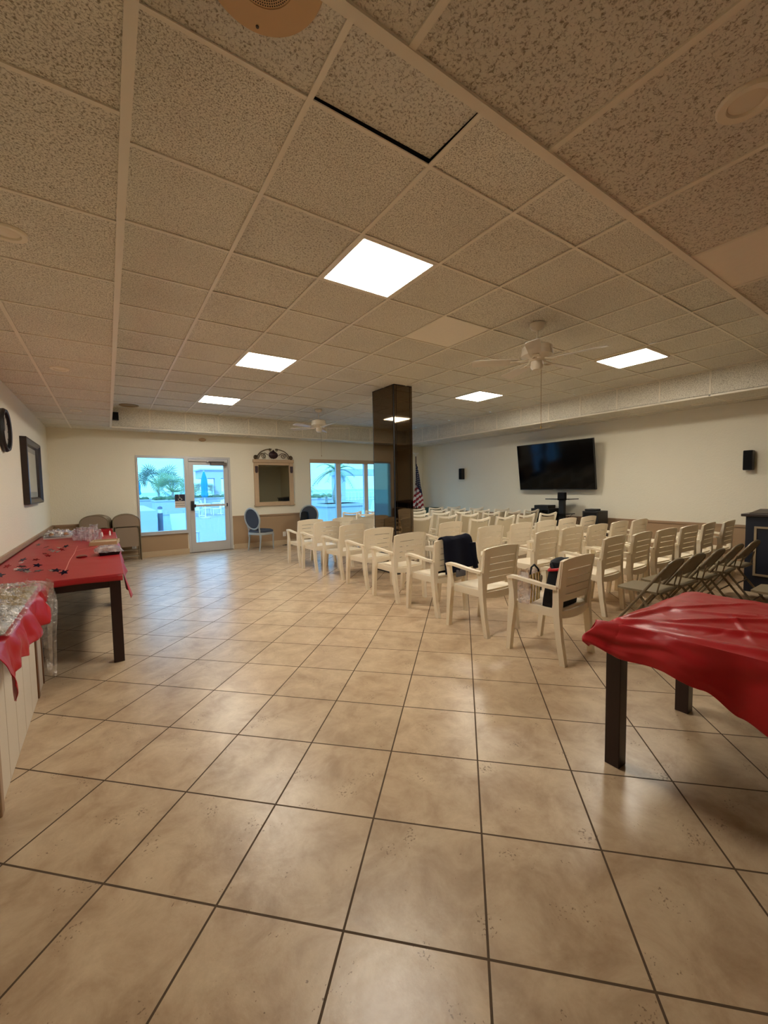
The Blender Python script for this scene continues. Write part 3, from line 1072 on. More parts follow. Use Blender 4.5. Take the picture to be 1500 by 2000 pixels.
box_thing('floor_speaker', 'tall black speaker cabinet under the near corner of the television', 'speaker', (8.12, 4.40, 0), .38, .32, .90, front=M['blackmatte'])
box_thing('amplifier', 'small flat black device on top of the tall speaker cabinet', 'amplifier', (8.10, 4.44, .902), .24, .20, .035)
box_thing('receiver', 'black receiver on the shelf of the television stand', 'amplifier', (8.0, 5.12, .539), .12, .36, .13, front=M['blackmatte'])
random.seed(11)
b = MB()
for i in range(9):
    y0_, y1_ = random.uniform(4.6, 4.85), random.uniform(4.62, 4.88)
    z0_, z1_ = random.uniform(.60, .85), random.uniform(.55, .92)
    pts = [(7.84 + .05 * math.sin(q * 1.1 + i) * .5, y0_ + (y1_ - y0_) * q / 10 + .07 * math.sin(q * .9 + i * 2), z0_ + (z1_ - z0_) * q / 10 - .1 * math.sin(q / 10 * PI)) for q in range(11)]
    b.tube(pts, .005, 5)
tag(b.build('cable_tangle', M['black']), 'tangle of black cables between television stand and speaker cabinet', 'cables', kind='stuff')

# flag
fx, fy = 7.80, 9.75
t = thing('flag_on_pole', 'draped United States flag on a dark pole in the back corner', 'flag', (fx, fy, 0))
b = MB(); b.lathe([(0, 0), (.15, 0), (.15, .02), (.06, .06), (.03, .09), (0, .09)], 24); b.build('base', M['brass'], t, True)
b = MB(); b.tube([(0, 0, .06), (0, 0, 2.36)], .014, 10); b.build('pole', M['dark_wood'], t, True)
b = MB(); b.lathe([(0, 2.36), (.028, 2.38), (.02, 2.41), (0, 2.43)], 12)
for s in (-1, 1):
    b.prism([(0, 0), (s * .05, .035), (s * .13, .05), (s * .11, .02), (s * .05, -.01)], -.008, .008, Matrix.Translation((0, 0, 2.43)) @ Matrix.Rotation(PI / 2, 4, 'X'))
b.lathe([(0, 2.40), (.02, 2.43), (.012, 2.47), (0, 2.49)], 10)
b.build('eagle_finial', M['white'], t, True)
NU, NV = 30, 40
def flagpt(u, v):
    # u from the pole outward, v downward; the cloth hangs in folds from the pole
    spread = .05 + .20 * v
    fold = .035 * math.sin(u * 15 + v * 2.5)
    z = 2.14 - v * 1.32 - u * (.35 * (1 - v) + .04)
    ang_ = R(-38) + fold
    w_ = (u - .42 * v) * spread * 1.3
    return Vector((w_ * math.cos(ang_) - .02 * math.sin(u * 22 + v * 2), w_ * math.sin(ang_) - .03 - .02 * math.cos(u * 22 + v * 2), z))
def flagmat(i, j):
    u, v = (i + .5) / NU, (j + .5) / NV
    if v < .46 + .12 * u: return 2
    return 0 if int((v + u * .30) * 14) % 2 == 0 else 1
b = MB(); b.grid(flagpt, NU, NV, flagmat); b.build('flag_cloth', [M['flag_red'], M['flag_white'], M['flag_blue']], t, True, fix=False)
def star_poly(r, inner=.42, rot=PI / 2):
    return [((r if k % 2 == 0 else r * inner) * math.cos(rot + k * PI / 5), (r if k % 2 == 0 else r * inner) * math.sin(rot + k * PI / 5)) for k in range(10)]
b = MB()
for i in range(5):
    for j in range(8):
        p = flagpt(.1 + i * .19, .05 + j * .052)
        b.prism(star_poly(.014), -.003, .003, Matrix.Translation(p + Vector((-.012, -.018, 0))) @ Matrix.Rotation(R(-38), 4, 'Z') @ Matrix.Rotation(PI / 2, 4, 'X'))
b.build('star', M['flag_white'], t)
tag(MB().box(8.0, 8.4, 9.3, 9.8, 0, .80, bev=.01).build('side_cabinet', M['green_felt']), 'dark green cabinet in the corner beside the flag', 'cabinet')

# lectern
t = thing('lectern', 'dark navy lectern with a light trim rectangle and brown top', 'lectern', (6.9, 0, 0))
LY0, LY1 = 1.02, 1.745
b = MB(); b.box(0, .50, LY0, LY1, 0, .985, bev=.004); b.build('body', M['lectern'], t)
b = MB(); b.box(-.03, .54, LY0 - .04, LY1 + .045, .985, 1.02, bev=.006)
b.build('top_board', M['lectern_top'], t)
b = MB(); b.loft([[Vector((.06, y, 1.02)), Vector((.52, y, 1.02)), Vector((.52, y, 1.062)), Vector((.06, y, 1.028))] for y in (LY0 + .02, LY1 - .02)]); b.build('reading_slope', M['lectern_top'], t)
b = MB()
for q in ((LY0 + .09, LY1 - .09, .835, .86), (LY0 + .09, LY1 - .09, .22, .245)): b.box(-.012, 0, q[0], q[1], q[2], q[3])
b.box(-.012, 0, LY1 - .115, LY1 - .09, .245, .835); b.box(-.012, 0, LY0 + .09, LY0 + .115, .245, .835)
b.build('trim_rectangle', M['lectern_trim'], t)

# ================================================================== ROWS OF CHAIRS
def ylean(z):
    # line of the back, seen from the side
    if z < .42: return -.245 + (z / .42) * .045
    return -.20 - .045 * ((z - .42) / .42) ** 1.3

def slat_chair():
    t = thing('resin_armchair', 'x', 'chair', (0, 0, 0), 0, 'cream slatted resin armchairs')
    sm_ = M['resin']
    b = MB()
    hwid = .235
    def seat(u, v):
        x = (u - .5) * 2 * hwid * (1.0 if v < .8 else 1.0 - .03 * (v - .8) * 5)
        y = -.205 + v * .43
        z = .432 - .014 * math.sin(v * PI) * (1 - (2 * u - 1) ** 2) - .012 * max(0, v - .85) / .15
        return Vector((x, y, z)), Vector((0, 0, 1))
    b.slab(seat, 8, 8, .022)
    b.post([(-hwid + .012, 0, .375, .02, .40), (-hwid + .012, 0, .425, .024, .41)])
    b.post([(hwid - .012, 0, .375, .02, .40), (hwid - .012, 0, .425, .024, .41)])
    # aprons, the rear one dips in an arc
    n = 8
    for yy in (-.205, .215):
        rings = []
        for k in range(n + 1):
            f = -1 + 2 * k / n
            d = .065 - .022 * (1 - f * f) if yy > 0 else .05 + .02 * (1 - f * f)
            bow = -.025 * (1 - f * f) if yy < 0 else .01 * (1 - f * f)
            x = f * hwid
            rings.append([Vector((x, yy + bow - .009, .43)), Vector((x, yy + bow + .009, .43)), Vector((x, yy + bow + .009, .43 - d)), Vector((x, yy + bow - .009, .43 - d))])
        b.loft(rings)
    b.build('seat', sm_, t, True)
    # backrest: curved stiles, arched top, boards with narrow slits
    b = MB()
    def bp(x, z, hw_=.235):
        f = x / hw_
        return Vector((x * (.965 + .07 * max(0, (z - .5) / .36)), ylean(z) - .03 * (1 - f * f), z))
    def board(x0, x1, z0f, z1f, th=.016, nu=8, nv=1):
        def fn(u, v):
            x = x0 + (x1 - x0) * u
            za, zb = z0f(x), z1f(x)
            return bp(x, za + (zb - za) * v), Vector((0, 1, 0))
        b.slab(fn, nu, nv, th)
    arch = lambda k: (lambda x: k + .012 * (1 - (x / .235) ** 2))
    zs = [.500, .562, .628, .694, .760]
    gap = .007
    for k in range(4):
        board(-.205, .205, arch(zs[k] + gap / 2), arch(zs[k + 1] - gap / 2))
    top = lambda x: .848 + .024 * (1 - (x / .25) ** 2)
    board(-.205, .205, arch(.760 + gap / 2), top, nv=2)
    for s in (-1, 1):
        def fn(u, v, s=s):
            x = s * (.202 + .046 * u)
            z = .425 + (top(x) - .425 - (.007 * u * u)) * v
            return bp(x, z), Vector((0, 1, 0))
        b.slab(fn, 3, 6, .026)
        def fn2(u, v, s=s):
            z = .425 + .415 * v
            return Vector((s * .246 * (.965 + .07 * max(0, (z - .5) / .36)), ylean(z) + .002 + .045 * u * (1 - .75 * v), z)), Vector((1, 0, 0))
        b.slab(fn2, 2, 5, .012)
    for k in range(5):
        z = zs[k]
        if k == 0: continue
        board(-.205, -.178, (lambda x, z=z: z - .006), (lambda x, z=z: z + .018), nu=1)
        board(.178, .205, (lambda x, z=z: z - .006), (lambda x, z=z: z + .018), nu=1)
    b.build('backrest', sm_, t, True)
    for s in (-1, 1):
        b = MB()
        b.post([(s * .222, -.248, 0, .042, .046), (s * .232, -.22, .2, .042, .048), (s * .238, -.198, .42, .040, .056), (s * .246, -.198, .62, .034, .05)])
        b.build('leg', sm_, t)
        b = MB()
        b.post([(s * .238, .248, 0, .046, .040), (s * .243, .228, .22, .048, .046), (s * .250, .205, .42, .046, .062), (s * .256, .205, .52, .032, .046), (s * .262, .218, .64, .036, .05)])
        b.build('leg', sm_, t)
        b = MB()
        b.bar([(s * .252, -.205, .622), (s * .258, -.10, .628), (s * .262, .02, .642), (s * .264, .14, .655), (s * .262, .215, .655), (s * .26, .245, .642)], [.036, .044, .048, .050, .050, .044], .026)
        b.build('armrest', sm_, t, True)
    return t


def sling_chair():
    t = thing('sling_armchair', 'x', 'chair', (0, 0, 0), 0, 'cream armchairs with mesh slings')
    f = M['resin_frame']
    yb = lambda z: -.17 - .105 * max(0, (z - .42) / .47)
    b = MB()
    def seat(u, v):
        x = (u - .5) * .44
        return Vector((x, -.19 + v * .42, .425 - .025 * math.sin(v * PI) - .0 * u)), Vector((0, 0, 1))
    b.slab(seat, 4, 8, .008)
    b.build('seat', M['sling'], t, True)
    b = MB()
    def back(u, v):
        x = (u - .5) * .41
        z = .45 + v * .39 - .02 * v * (1 - (2 * u - 1) ** 2)
        return Vector((x, yb(z) - .02 * math.sin(u * PI), z)), Vector((0, 1, 0))
    b.slab(back, 8, 8, .006)
    b.build('backrest', M['sling'], t, True)
    b = MB()
    for s in (-1, 1):
        b.post([(s * .215, yb(.42), .42, .034, .034), (s * .22, yb(.65), .65, .032, .032), (s * .235, yb(.885), .892, .034, .032)])
        b.bar([(s * .225, -.19, .43), (s * .225, .235, .43)], .03, .034)
    pts = [(-.24 + .48 * k / 8, yb(.87) - .012 * math.sin(k / 8 * PI), .888 - .034 * math.sin(k / 8 * PI)) for k in range(9)]
    b.bar(pts, .026, .034)
    b.bar([(-.22, .235, .43), (.22, .235, .43)], .03, .034)
    b.build('back_frame', f, t, True)
    for s in (-1, 1):
        b = MB(); b.post([(s * .225, -.25, 0, .034, .036), (s * .225, -.19, .43, .034, .042)]); b.build('leg', f, t)
        b = MB(); b.post([(s * .24, .245, 0, .034, .036), (s * .24, .215, .42, .036, .042), (s * .254, .2, .63, .034, .04)]); b.build('leg', f, t)
        b = MB(); b.bar([(s * .235, yb(.63) - .01, .635), (s * .252, -.06, .632), (s * .26, .1, .645), (s * .258, .235, .64)], .044, .024); b.build('armrest', f, t, True)
    return t

ORD = ['first', 'second', 'third', 'fourth', 'fifth', 'sixth', 'seventh', 'eighth', 'ninth']
random.seed(2)
SL = slat_chair()
SG = sling_chair()
first = {'a': True, 'b': True}
def put(kind, x, ytop, rz, label):
    src = SL if kind == 'a' else SG
    loc = (x, ytop + .245, 0)
    if first[kind]:
        # keep the first one as the pattern for the copies
        KIDS[src.name] = [(c, kids(c)) for c in kids(src)]
        src.location = loc; src.rotation_euler = (0, 0, rz); src['label'] = label
        first[kind] = False
        return src
    return dup(src, loc, rz, label)

# single file along the aisle, nearest first
FILE = [(3.145, 1.84, 3), (3.13, 2.60, 1), (3.16, 3.33, 1.5), (3.14, 4.055, 2), (3.19, 4.86, 3.5), (3.18, 5.63, 8), (3.12, 6.39, 3), (3.11, 7.06, 2)]
for k, (x, y, rz) in enumerate(FILE):
    if k == 0: lb = 'nearest cream slatted armchair beside the aisle, with bags on its seat'
    elif k == 2: lb = 'cream slatted armchair beside the aisle with a navy jacket over its back'
    else: lb = 'cream slatted armchair in single file along the aisle, %s from the near end' % ORD[k]
    put('a', x, y, R(rz), lb)
put('a', 3.88, 6.47, R(1), 'cream slatted armchair just left of the column, the nearer of two there')
put('a', 3.84, 7.1, R(3), 'cream slatted armchair just left of the column, the farther of two there')

ROWS = [
    ('a', [(4.62, 2.28), (5.23, 2.26), (5.86, 2.24), (6.48, 2.21), (7.08, 2.19), (7.68, 2.13)]),
    ('a', [(4.58, 3.08), (5.20, 3.11), (5.83, 3.11), (6.5, 3.13), (7.08, 3.10)]),
    ('a', [(4.57, 3.98), (5.27, 3.99), (5.88, 3.97), (6.55, 4.02), (7.17, 4.0)]),
    ('m', [(4.60, 4.86), (5.22, 4.83), (5.88, 4.83), (6.46, 4.82), (7.09, 4.78)]),
    ('b', [(4.67, 5.72), (5.30, 5.72), (5.91, 5.73), (6.51, 5.70), (7.10, 5.64), (7.69, 5.60)]),
    ('b', [(4.62, 6.5), (5.22, 6.45), (5.86, 6.50), (6.45, 6.44), (7.05, 6.45), (7.64, 6.38)]),
    ('b', [(4.55, 7.45), (5.18, 7.3), (5.80, 7.25), (6.44, 7.24), (7.05, 7.22), (7.66, 7.2)]),
    ('b', [(4.61, 8.15), (5.22, 8.15), (5.86, 8.12), (6.48, 8.1), (7.09, 8.08), (7.7, 8.06)]),
]
for r_, (kind, pts) in enumerate(ROWS):
    for c_, (x, y) in enumerate(pts):
        k = ('a' if c_ == 0 else 'b') if kind == 'm' else kind
        what = 'cream slatted armchair' if k == 'a' else 'cream mesh-backed armchair'
        rowname = 'row nearest the camera' if r_ == 0 else ('row nearest the windows' if r_ == 7 else '%s row' % ORD[r_])
        seat_ = 'seat nearest the column side' if c_ == 0 else ('%s seat from the column side' % ORD[c_])
        put(k, x, y, R(random.uniform(-2.5, 3.0)), '%s, main block, %s, %s' % (what, rowname, seat_))

# folding chairs
def fold_chair_open():
    t = thing('folding_chair', 'x', 'chair', (0, 0, 0), 0, 'taupe metal folding chairs')
    m = M['fold_metal']
    # side tubes rise from the front feet to the rounded top of the back
    b = MB()
    side = lambda s: [(s * .215, .30, .0), (s * .215, .07, .33), (s * .212, -.09, .56), (s * .20, -.155, .655)]
    archp = [(.19 * math.cos(a), -.17 - .03 * math.sin(a), .675 + .06 * math.sin(a)) for a in [R(q) for q in range(0, 181, 15)]]
    b.tube(side(1) + archp + list(reversed(side(-1))), .0125, 8)
    b.tube([(-.21, .235, .08), (.21, .235, .08)], .008, 6)
    b.build('front_frame', m, t, True)
    b = MB()
    def fn(u, v):
        a = PI * (1 - u)
        xt = .19 * math.cos(a)
        z1 = .675 + .057 * math.sin(a)
        z0 = .53 - .02 * math.sin(a)
        z = z0 + (z1 - z0) * v
        y = -.10 - (z - .58) * .68 - .008 * math.sin(a)
        x = xt * (1.08 if v < .4 else 1.0)
        return Vector((x, y, z)), Vector((0, .83, .55))
    b.slab(fn, 12, 4, .01)
    b.build('backrest', M['fold_pad'], t, True)
    b = MB()
    poly = [(-.19, -.13), (.19, -.13), (.2, .20), (.17, .25), (-.17, .25), (-.2, .20)]
    b.prism(poly, .418, .438)
    b.build('seat', M['fold_pad'], t)
    for s in (-1, 1):
        b = MB()
        b.tube([(s * .19, -.25, 0), (s * .19, -.02, .30), (s * .19, .06, .41)], .0125, 8)
        b.tube([(s * .197, -.10, .41), (s * .20, -.135, .58)], .007, 6)
        b.build('leg', m, t, True)
    b = MB(); b.tube([(-.19, -.225, .055), (.19, -.225, .055)], .008, 6); b.build('stretcher', m, t, True)
    b = MB(); b.tube([(-.19, -.08, .23), (.19, -.08, .23)], .008, 6); b.build('stretcher', m, t, True)
    return t
FO = fold_chair_open()
KIDS[FO.name] = [(c, kids(c)) for c in kids(FO)]
FOLD = [(4.31, 1.76), (4.79, 1.75), (5.29, 1.73), (5.84, 1.72), (6.36, 1.70)]
for k, (x, y) in enumerate(FOLD):
    lb = ['taupe open folding chair closest to the red table, end of its row', 'taupe open folding chair second from the red table in the longer row', 'middle one of the five taupe folding chairs in a row',
          'taupe open folding chair second from the lectern', 'taupe open folding chair next to the lectern, end of its row'][k]
    if k == 0:
        FO.location = (x, y, 0); FO['label'] = lb; FO.rotation_euler = (0, 0, R(2))
    else:
        dup(FO, (x, y, 0), R(random.uniform(-2, 3)), lb)
for k, (x, y) in enumerate([(5.08, .94), (5.60, .92)]):
    dup(FO, (x, y, 0), R(1), ['taupe open folding chair seat just behind the red tablecloth edge', 'taupe open folding chair in front of the lectern, mostly out of frame'][k])

# folded chairs leaning at the back wall
def fold_chair_closed():
    t = thing('folded_chair', 'x', 'chair', (0, 0, 0), 0, 'folded grey-brown chairs stacked at the back wall')
    m = M['fold_metal']
    b = MB()
    archp = [(.235 * math.cos(a), 0, .80 + .175 * math.sin(a) ** .8 if math.sin(a) > 0 else .80) for a in [R(q) for q in range(0, 181, 12)]]
    b.tube([(.235, 0, .01), (.235, 0, .4)] + archp + [(-.235, 0, .4), (-.235, 0, .01)], .011, 8)
    b.build('outer_frame', m, t, True)
    b = MB()
    def fn(u, v):
        a = PI * (1 - u)
        sa = max(0, math.sin(a)) ** .8
        z1 = .80 + .168 * sa
        z = .715 + (z1 - .715) * v
        return Vector((.225 * math.cos(a), .003, z)), Vector((0, 1, 0))
    b.slab(fn, 14, 3, .014)
    b.build('backrest', M['fold_tan'], t, True)
    b = MB(); b.prism([(-.19, .30), (.19, .30), (.20, .66), (.17, .70), (-.17, .70), (-.20, .66)], -.022, -.004, Matrix.Rotation(PI / 2, 4, 'X') @ Matrix.Diagonal((1, 1, -1, 1)))
    b.build('seat', M['fold_tan'], t)
    b = MB(); b.tube([(.20, -.02, .02), (.20, -.02, .72), (-.20, -.02, .72), (-.20, -.02, .02)], .009, 6)
    b.tube([(-.20, -.02, .09), (.20, -.02, .09)], .008, 6); b.tube([(-.235, 0, .22), (.235, 0, .22)], .008, 6)
    b.build('inner_frame', m, t, True)
    return t
FC = fold_chair_closed()
KIDS[FC.name] = [(c, kids(c)) for c in kids(FC)]
spots = []
for s_, (xc, n) in enumerate(((-.25, 4), (.295, 3))):
    for k in range(n):
        spots.append((xc + (.02 * k if s_ == 0 else -.004 * k), 9.88 + .075 * k, k, s_, n))
for i, (x, y, k, s_, n) in enumerate(spots):
    side = 'stack by the corner' if s_ == 0 else 'stack next to the window'
    lb = 'folded grey-brown chair standing upright, %s, %s' % (side, ['frontmost', 'second from the front', 'third from the front', 'rearmost'][k if k < n - 1 or n == 4 else k])
    if i == 0:
        FC.location = (x, y, 0); FC.rotation_euler = (R(-4), 0, 0); FC['label'] = lb
    else:
        dup(FC, (x, y, 0), 0, lb, rot=(R(-4), 0, 0))

# oval-back chairs
def oval_chair(loc, rz, label):
    t = thing('oval_back_chair', label, 'chair', loc, rz, 'grey oval-backed dining chairs')
    m = M['paint_blue']
    tilt = lambda x, z: Vector((x, -.20 - .16 * (z - .45), z))
    b = MB()
    oval = [tilt(.225 * math.cos(a), .755 + .245 * math.sin(a)) for a in [2 * PI * k / 32 for k in range(32)]]
    b.tube(oval, .021, 8, closed=True)
    for s in (-1, 1):
        b.tube([tilt(s * .19, .63), tilt(s * .17, .52), (s * .17, -.19, .42)], .017, 8)
    b.build('back_frame', m, t, True)
    b = MB()
    rings = []
    for d, k in ((-.012, .80), (-.012, .93), (.0, .96), (.016, .9), (.022, .6), (.024, .05)):
        rings.append([tilt(.215 * k * math.cos(a), .755 + .235 * k * math.sin(a)) + Vector((0, d, 0)) for a in [2 * PI * q / 28 for q in range(28)]])
    b.loft(rings)
    b.build('backrest', M['slate'], t, True)
    b = MB()
    sh = lambda k: [(k * .26 * math.copysign(abs(math.cos(a)) ** .6, math.cos(a)), k * .24 * math.copysign(abs(math.sin(a)) ** .6, math.sin(a)) + .01) for a in [2 * PI * q / 32 for q in range(32)]]
    b.loft([[Vector((x, y, z)) for x, y in sh(k)] for k, z in ((.96, .43), (1.0, .45), (.97, .475), (.8, .495), (.4, .502), (.02, .503))])
    b.build('seat', M['slate'], t, True)
    b = MB(); b.loft([[Vector((x, y, z)) for x, y in sh(k)] for k, z in ((.97, .375), (1.01, .38), (1.01, .43), (.97, .432))]); b.build('seat_rail', m, t, True)
    for x, y, tx in ((.21, .19, 0), (-.21, .19, 0), (.18, -.18, -.05), (-.18, -.18, -.05)):
        b = MB()
        pts = [(x, y, .40), (x, y, .36), (x, y, .30), (x, y + tx * .5, .15), (x, y + tx, .0)]
        b.tube(pts, [.024, .028, .018, .016, .010], 10)
        b.build('leg', m, t, True)
    return t
oval_chair((2.98, 9.67, 0), R(-62), 'grey oval-backed chair beside the door, angled toward the room')
o2 = oval_chair((4.20, 9.66, 0), R(150), 'grey oval-backed chair by the sliding window with a black bag on it')
b = MB()
def bagf(u, v):
    a = 2 * PI * u
    r_ = (.15 + .02 * math.sin(3 * a)) * (1 - .35 * v)
    return Vector((r_ * 1.2 * math.cos(a), r_ * .6 * math.sin(a), v * .35 + .02 * math.sin(a * 2)))
b.loft([[bagf(q / 20, v / 6) for q in range(20)] for v in range(7)])
tag(b.build('black_bag', M['bag_black'], smooth=True, loc=(4.10, 9.60, .506), rot=(0, 0, .4)), 'black bag resting on the oval-backed chair by the sliding window', 'bag')
b = MB()
b.tube([(3.62, 9.98, .012), (3.9, 9.86, .012), (4.05, 9.92, .012), (3.95, 10.02, .012), (3.70, 10.03, .012)], .006, 6)
tag(b.build('power_cord', M['black'], smooth=True), 'thin dark cord on the floor between the oval-backed chairs', 'cord')

# ================================================================== THINGS ON THE WHITE CHAIRS
# navy jacket over the third aisle chair
jx, jy = 3.16, 3.33 + .245
rzj = R(1.5)
t = thing('navy_jacket', 'dark navy jacket draped over the back of an aisle chair', 'jacket', (jx, jy, 0), rzj)
b = MB()
def jk(u, v):
    # u across, v from the rear hem over the top to the inner hem
    x = -.185 + .425 * u
    over = .865
    if v < .58:
        f = v / .58
        z = .475 + (over - .475) * f + (.07 * u * (1 - f))
        y = ylean(max(z, .43)) - .055 - .05 * (1 - f) + .02 * math.sin(u * 11 + 1) * (1 - f * .8)
        x += (.05 + .07 * u) * (1 - f) * .9
    elif v < .68:
        f = (v - .58) / .10
        z = over + .022 * math.sin(f * PI) + .005 * math.sin(u * 9)
        y = ylean(.84) - .055 + .075 * f
    else:
        f = (v - .68) / .32
        z = over - .40 * f
        y = ylean(max(z, .43)) + .025 + .03 * f + .012 * math.sin(u * 9 + 2)
    z += .010 * nz(u * 6, v * 6, 3)
    return Vector((x, y, z))
b.grid(jk, 26, 30)
j = b.build('jacket_body', M['navy'], t, True, fix=False)
sol = j.modifiers.new('thick', 'SOLIDIFY'); sol.thickness = .012; sol.offset = 0
b = MB()
def slv(u, v):
    a = 2 * PI * u
    cx = .245 + .06 * v
    z = .80 - .30 * v
    rr = .045 * (1 - .2 * v)
    return Vector((cx + rr * math.cos(a), ylean(max(z, .43)) - .085 - .03 * v + rr * .7 * math.sin(a), z))
b.loft([[slv(q / 14, v / 8) for q in range(14)] for v in range(9)])
b.build('sleeve', M['navy'], t, True)
b = MB(); b.box(-.02, .13, -.335, -.318, .435, .52, bev=.01)
b.build('grey_lining', M['grey_lining'], t)

# bags on the first aisle chair
t = thing('black_tote_bag', 'black bag with a red top edge standing on the nearest aisle chair', 'bag', (3.125, 1.985, .436), R(5))
b = MB()
def tote(a, v):
    k = .17 + .01 * math.sin(v * 5)
    return Vector((k * 1.05 * math.copysign(abs(math.cos(a)) ** .5, math.cos(a)), .085 * math.copysign(abs(math.sin(a)) ** .5, math.sin(a)) * (1 - .2 * v) - .035 * v, .31 * v + (.015 * math.sin(a * 2) if v > .5 else 0)))
b.loft([[tote(2 * PI * q / 28, v / 6) for q in range(28)] for v in range(7)])
b.build('bag_body', M['bag_black'], t, True)
b = MB()
ring = [tote(2 * PI * q / 28, 1.0) + Vector((0, 0, .006)) for q in range(28)]
b.tube(ring, .012, 6, closed=True)
b.build('red_rim', M['bag_red'], t, True)
b = MB()
b.tube([(-.10, .0, .29), (-.08, .03, .34), (.0, .02, .37), (.09, -.02, .37), (.12, -.03, .30)], .018, 8)
b.lathe([(0, .30), (.09, .31), (.085, .36), (.04, .39), (0, .40)], 14, (.0, -.01, 0))
b.build('bag_flap', M['bag_black'], t, True)
t = thing('clear_patterned_bag', 'clear tote bag with yellow pattern beside the black bag on the chair', 'bag', (2.985, 2.19, .437), R(12))
b = MB()
b.loft([[Vector((k * sx_, k * sy_ * .45, z)) for sx_, sy_ in ((-.11, -.11), (.11, -.11), (.11, .11), (-.11, .11))] for k, z in ((.92, 0), (1.0, .08), (1.0, .20), (.9, .27))], caps=False)
b.build('bag_body', M['film_soft'], t)
for xx in (-.075, -.02, .04, .085):
    b = MB()
    b.post([(xx, -.055, .01, .03, .006), (xx + .01, -.057, .13, .012, .006), (xx, -.055, .25, .028, .006)])
    b.build('yellow_motif', M['bag_pattern'], t)
b = MB()
b.tube([(-.08, -.05, .25), (-.06, -.05, .31), (.02, -.04, .32), (.10, -.04, .27)], .008, 6)
b.tube([(.10, -.04, .27), (.13, -.05, .18), (.12, -.055, .08)], .009, 6)
b.build('handle', M['bag_black'], t, True)
b = MB(); b.lathe([(0, -.003), (.028, -.003), (.028, .003), (0, .003)], 20, mx=Matrix.Translation((.115, -.06, .19)) @ Matrix.Rotation(PI / 2, 4, 'X')); b.build('round_tag', M['tray'], t)

# ================================================================== TABLES
def table(name, label, x0, x1, y0, y1, top, leg=.078, show=(1, 1, 1, 1)):
    t = thing(name, label, 'table', ((x0 + x1) / 2, (y0 + y1) / 2, 0), 0)
    hx, hy_ = (x1 - x0) / 2, (y1 - y0) / 2
    b = MB(); b.box(-hx, hx, -hy_, hy_, top - .035, top, bev=.004); b.build('tabletop', M['dark_wood'], t)
    b = MB()
    i = .02
    b.box(-hx + i, hx - i, -hy_ + i, -hy_ + i + .02, top - .10, top - .035); b.box(-hx + i, hx - i, hy_ - i - .02, hy_ - i, top - .10, top - .035)
    b.box(-hx + i, -hx + i + .02, -hy_ + i, hy_ - i, top - .10, top - .035); b.box(hx - i - .02, hx - i, -hy_ + i, hy_ - i, top - .10, top - .035)
    b.build('apron', M['dark_wood'], t)
    for sx_, sy_ in ((-1, -1), (1, -1), (1, 1), (-1, 1)):
        cx, cy = sx_ * (hx - leg / 2 - .006), sy_ * (hy_ - leg / 2 - .006)
        b = MB(); b.box(cx - leg / 2, cx + leg / 2, cy - leg / 2, cy + leg / 2, 0, top - .035, bev=.003); b.build('leg', M['dark_wood'], t)
    return t
table('buffet_table', 'dark wood table under the red cloth along the left wall, near one', -.90, .062, 4.06, 6.20, .745)
table('buffet_table', 'dark wood table under the red cloth along the left wall, far one by folded chairs', -.90, .062, 6.22, 8.36, .745)
table('wooden_table', 'dark square-legged table under the crumpled red cloth beside the folding chairs', 2.065, 3.0, -.86, 1.06, .738, leg=.072)

# cloth on the two left tables
b = MB()
CXL, CXR, CYA, CYB2 = -.905, .072, 4.045, 8.38
def cloth_l(u, v):
    # u across (wall to room side, then skirt), v along y
    y = CYA + (CYB2 - CYA) * v
    if u < .8:
        x = CXL + (CXR - CXL) * u / .8
        z = .7505 + .0012 * nz(x * 9, y * 6) + .0022 * max(0, math.sin(y * 2.9 + x)) ** 14
    else:
        f = (u - .8) / .2
        hang = .215 + .03 * math.sin(y * 3.1) + .02 * math.sin(y * 7)
        x = CXR + .006 + (.045 + .012 * math.sin(y * 6 + 1.0) + .008 * math.sin(y * 17)) * f
        z = .7505 - hang * f
    return Vector((x, y, z))
b.grid(cloth_l, 40, 120)
def cloth_front(u, v):
    x = CXL + (CXR - CXL) * u
    return Vector((x, CYA - .004 - .006 * v + .003 * math.sin(x * 20) * v, .7505 - (.048 + .006 * math.sin(x * 7)) * v))
b.grid(cloth_front, 24, 3)
o = b.build('red_tablecloth', M['red_cloth_flat'], smooth=True, fix=False)
tag(o, 'flat red plastic tablecloth over the long buffet by the left wall', 'tablecloth')
sol = o.modifiers.new('thick', 'SOLIDIFY'); sol.thickness = .0015; sol.offset = 1

# cloth on the right table
b = MB()
RX0, RX1, RY0, RY1 = 2.04, 3.02, -.90, 1.10
def hang_l(y):
    # hem drop on the side that faces the room
    pts = [(-.9, .36), (.0, .34), (.40, .27), (.50, .235), (.62, .165), (.77, .135), (.95, .145), (1.10, .10)]
    for (a0, h0), (a1, h1) in zip(pts[:-1], pts[1:]):
        if y <= a1:
            f = max(0, (y - a0) / (a1 - a0)); f = f * f * (3 - 2 * f)
            return h0 + (h1 - h0) * f
    return pts[-1][1]
random.seed(21)
FINE = []
for _ in range(26):
    cx_, cy_ = random.uniform(2.1, 2.98), random.uniform(-.7, 1.0)
    aa = random.uniform(-1.0, 1.0) - .9
    ll = random.uniform(.08, .35)
    FINE.append((cx_, cy_, cx_ + ll * math.cos(aa), cy_ + ll * math.sin(aa), random.uniform(.003, .009) * random.choice((1, 1, -.5)), random.uniform(.007, .016)))
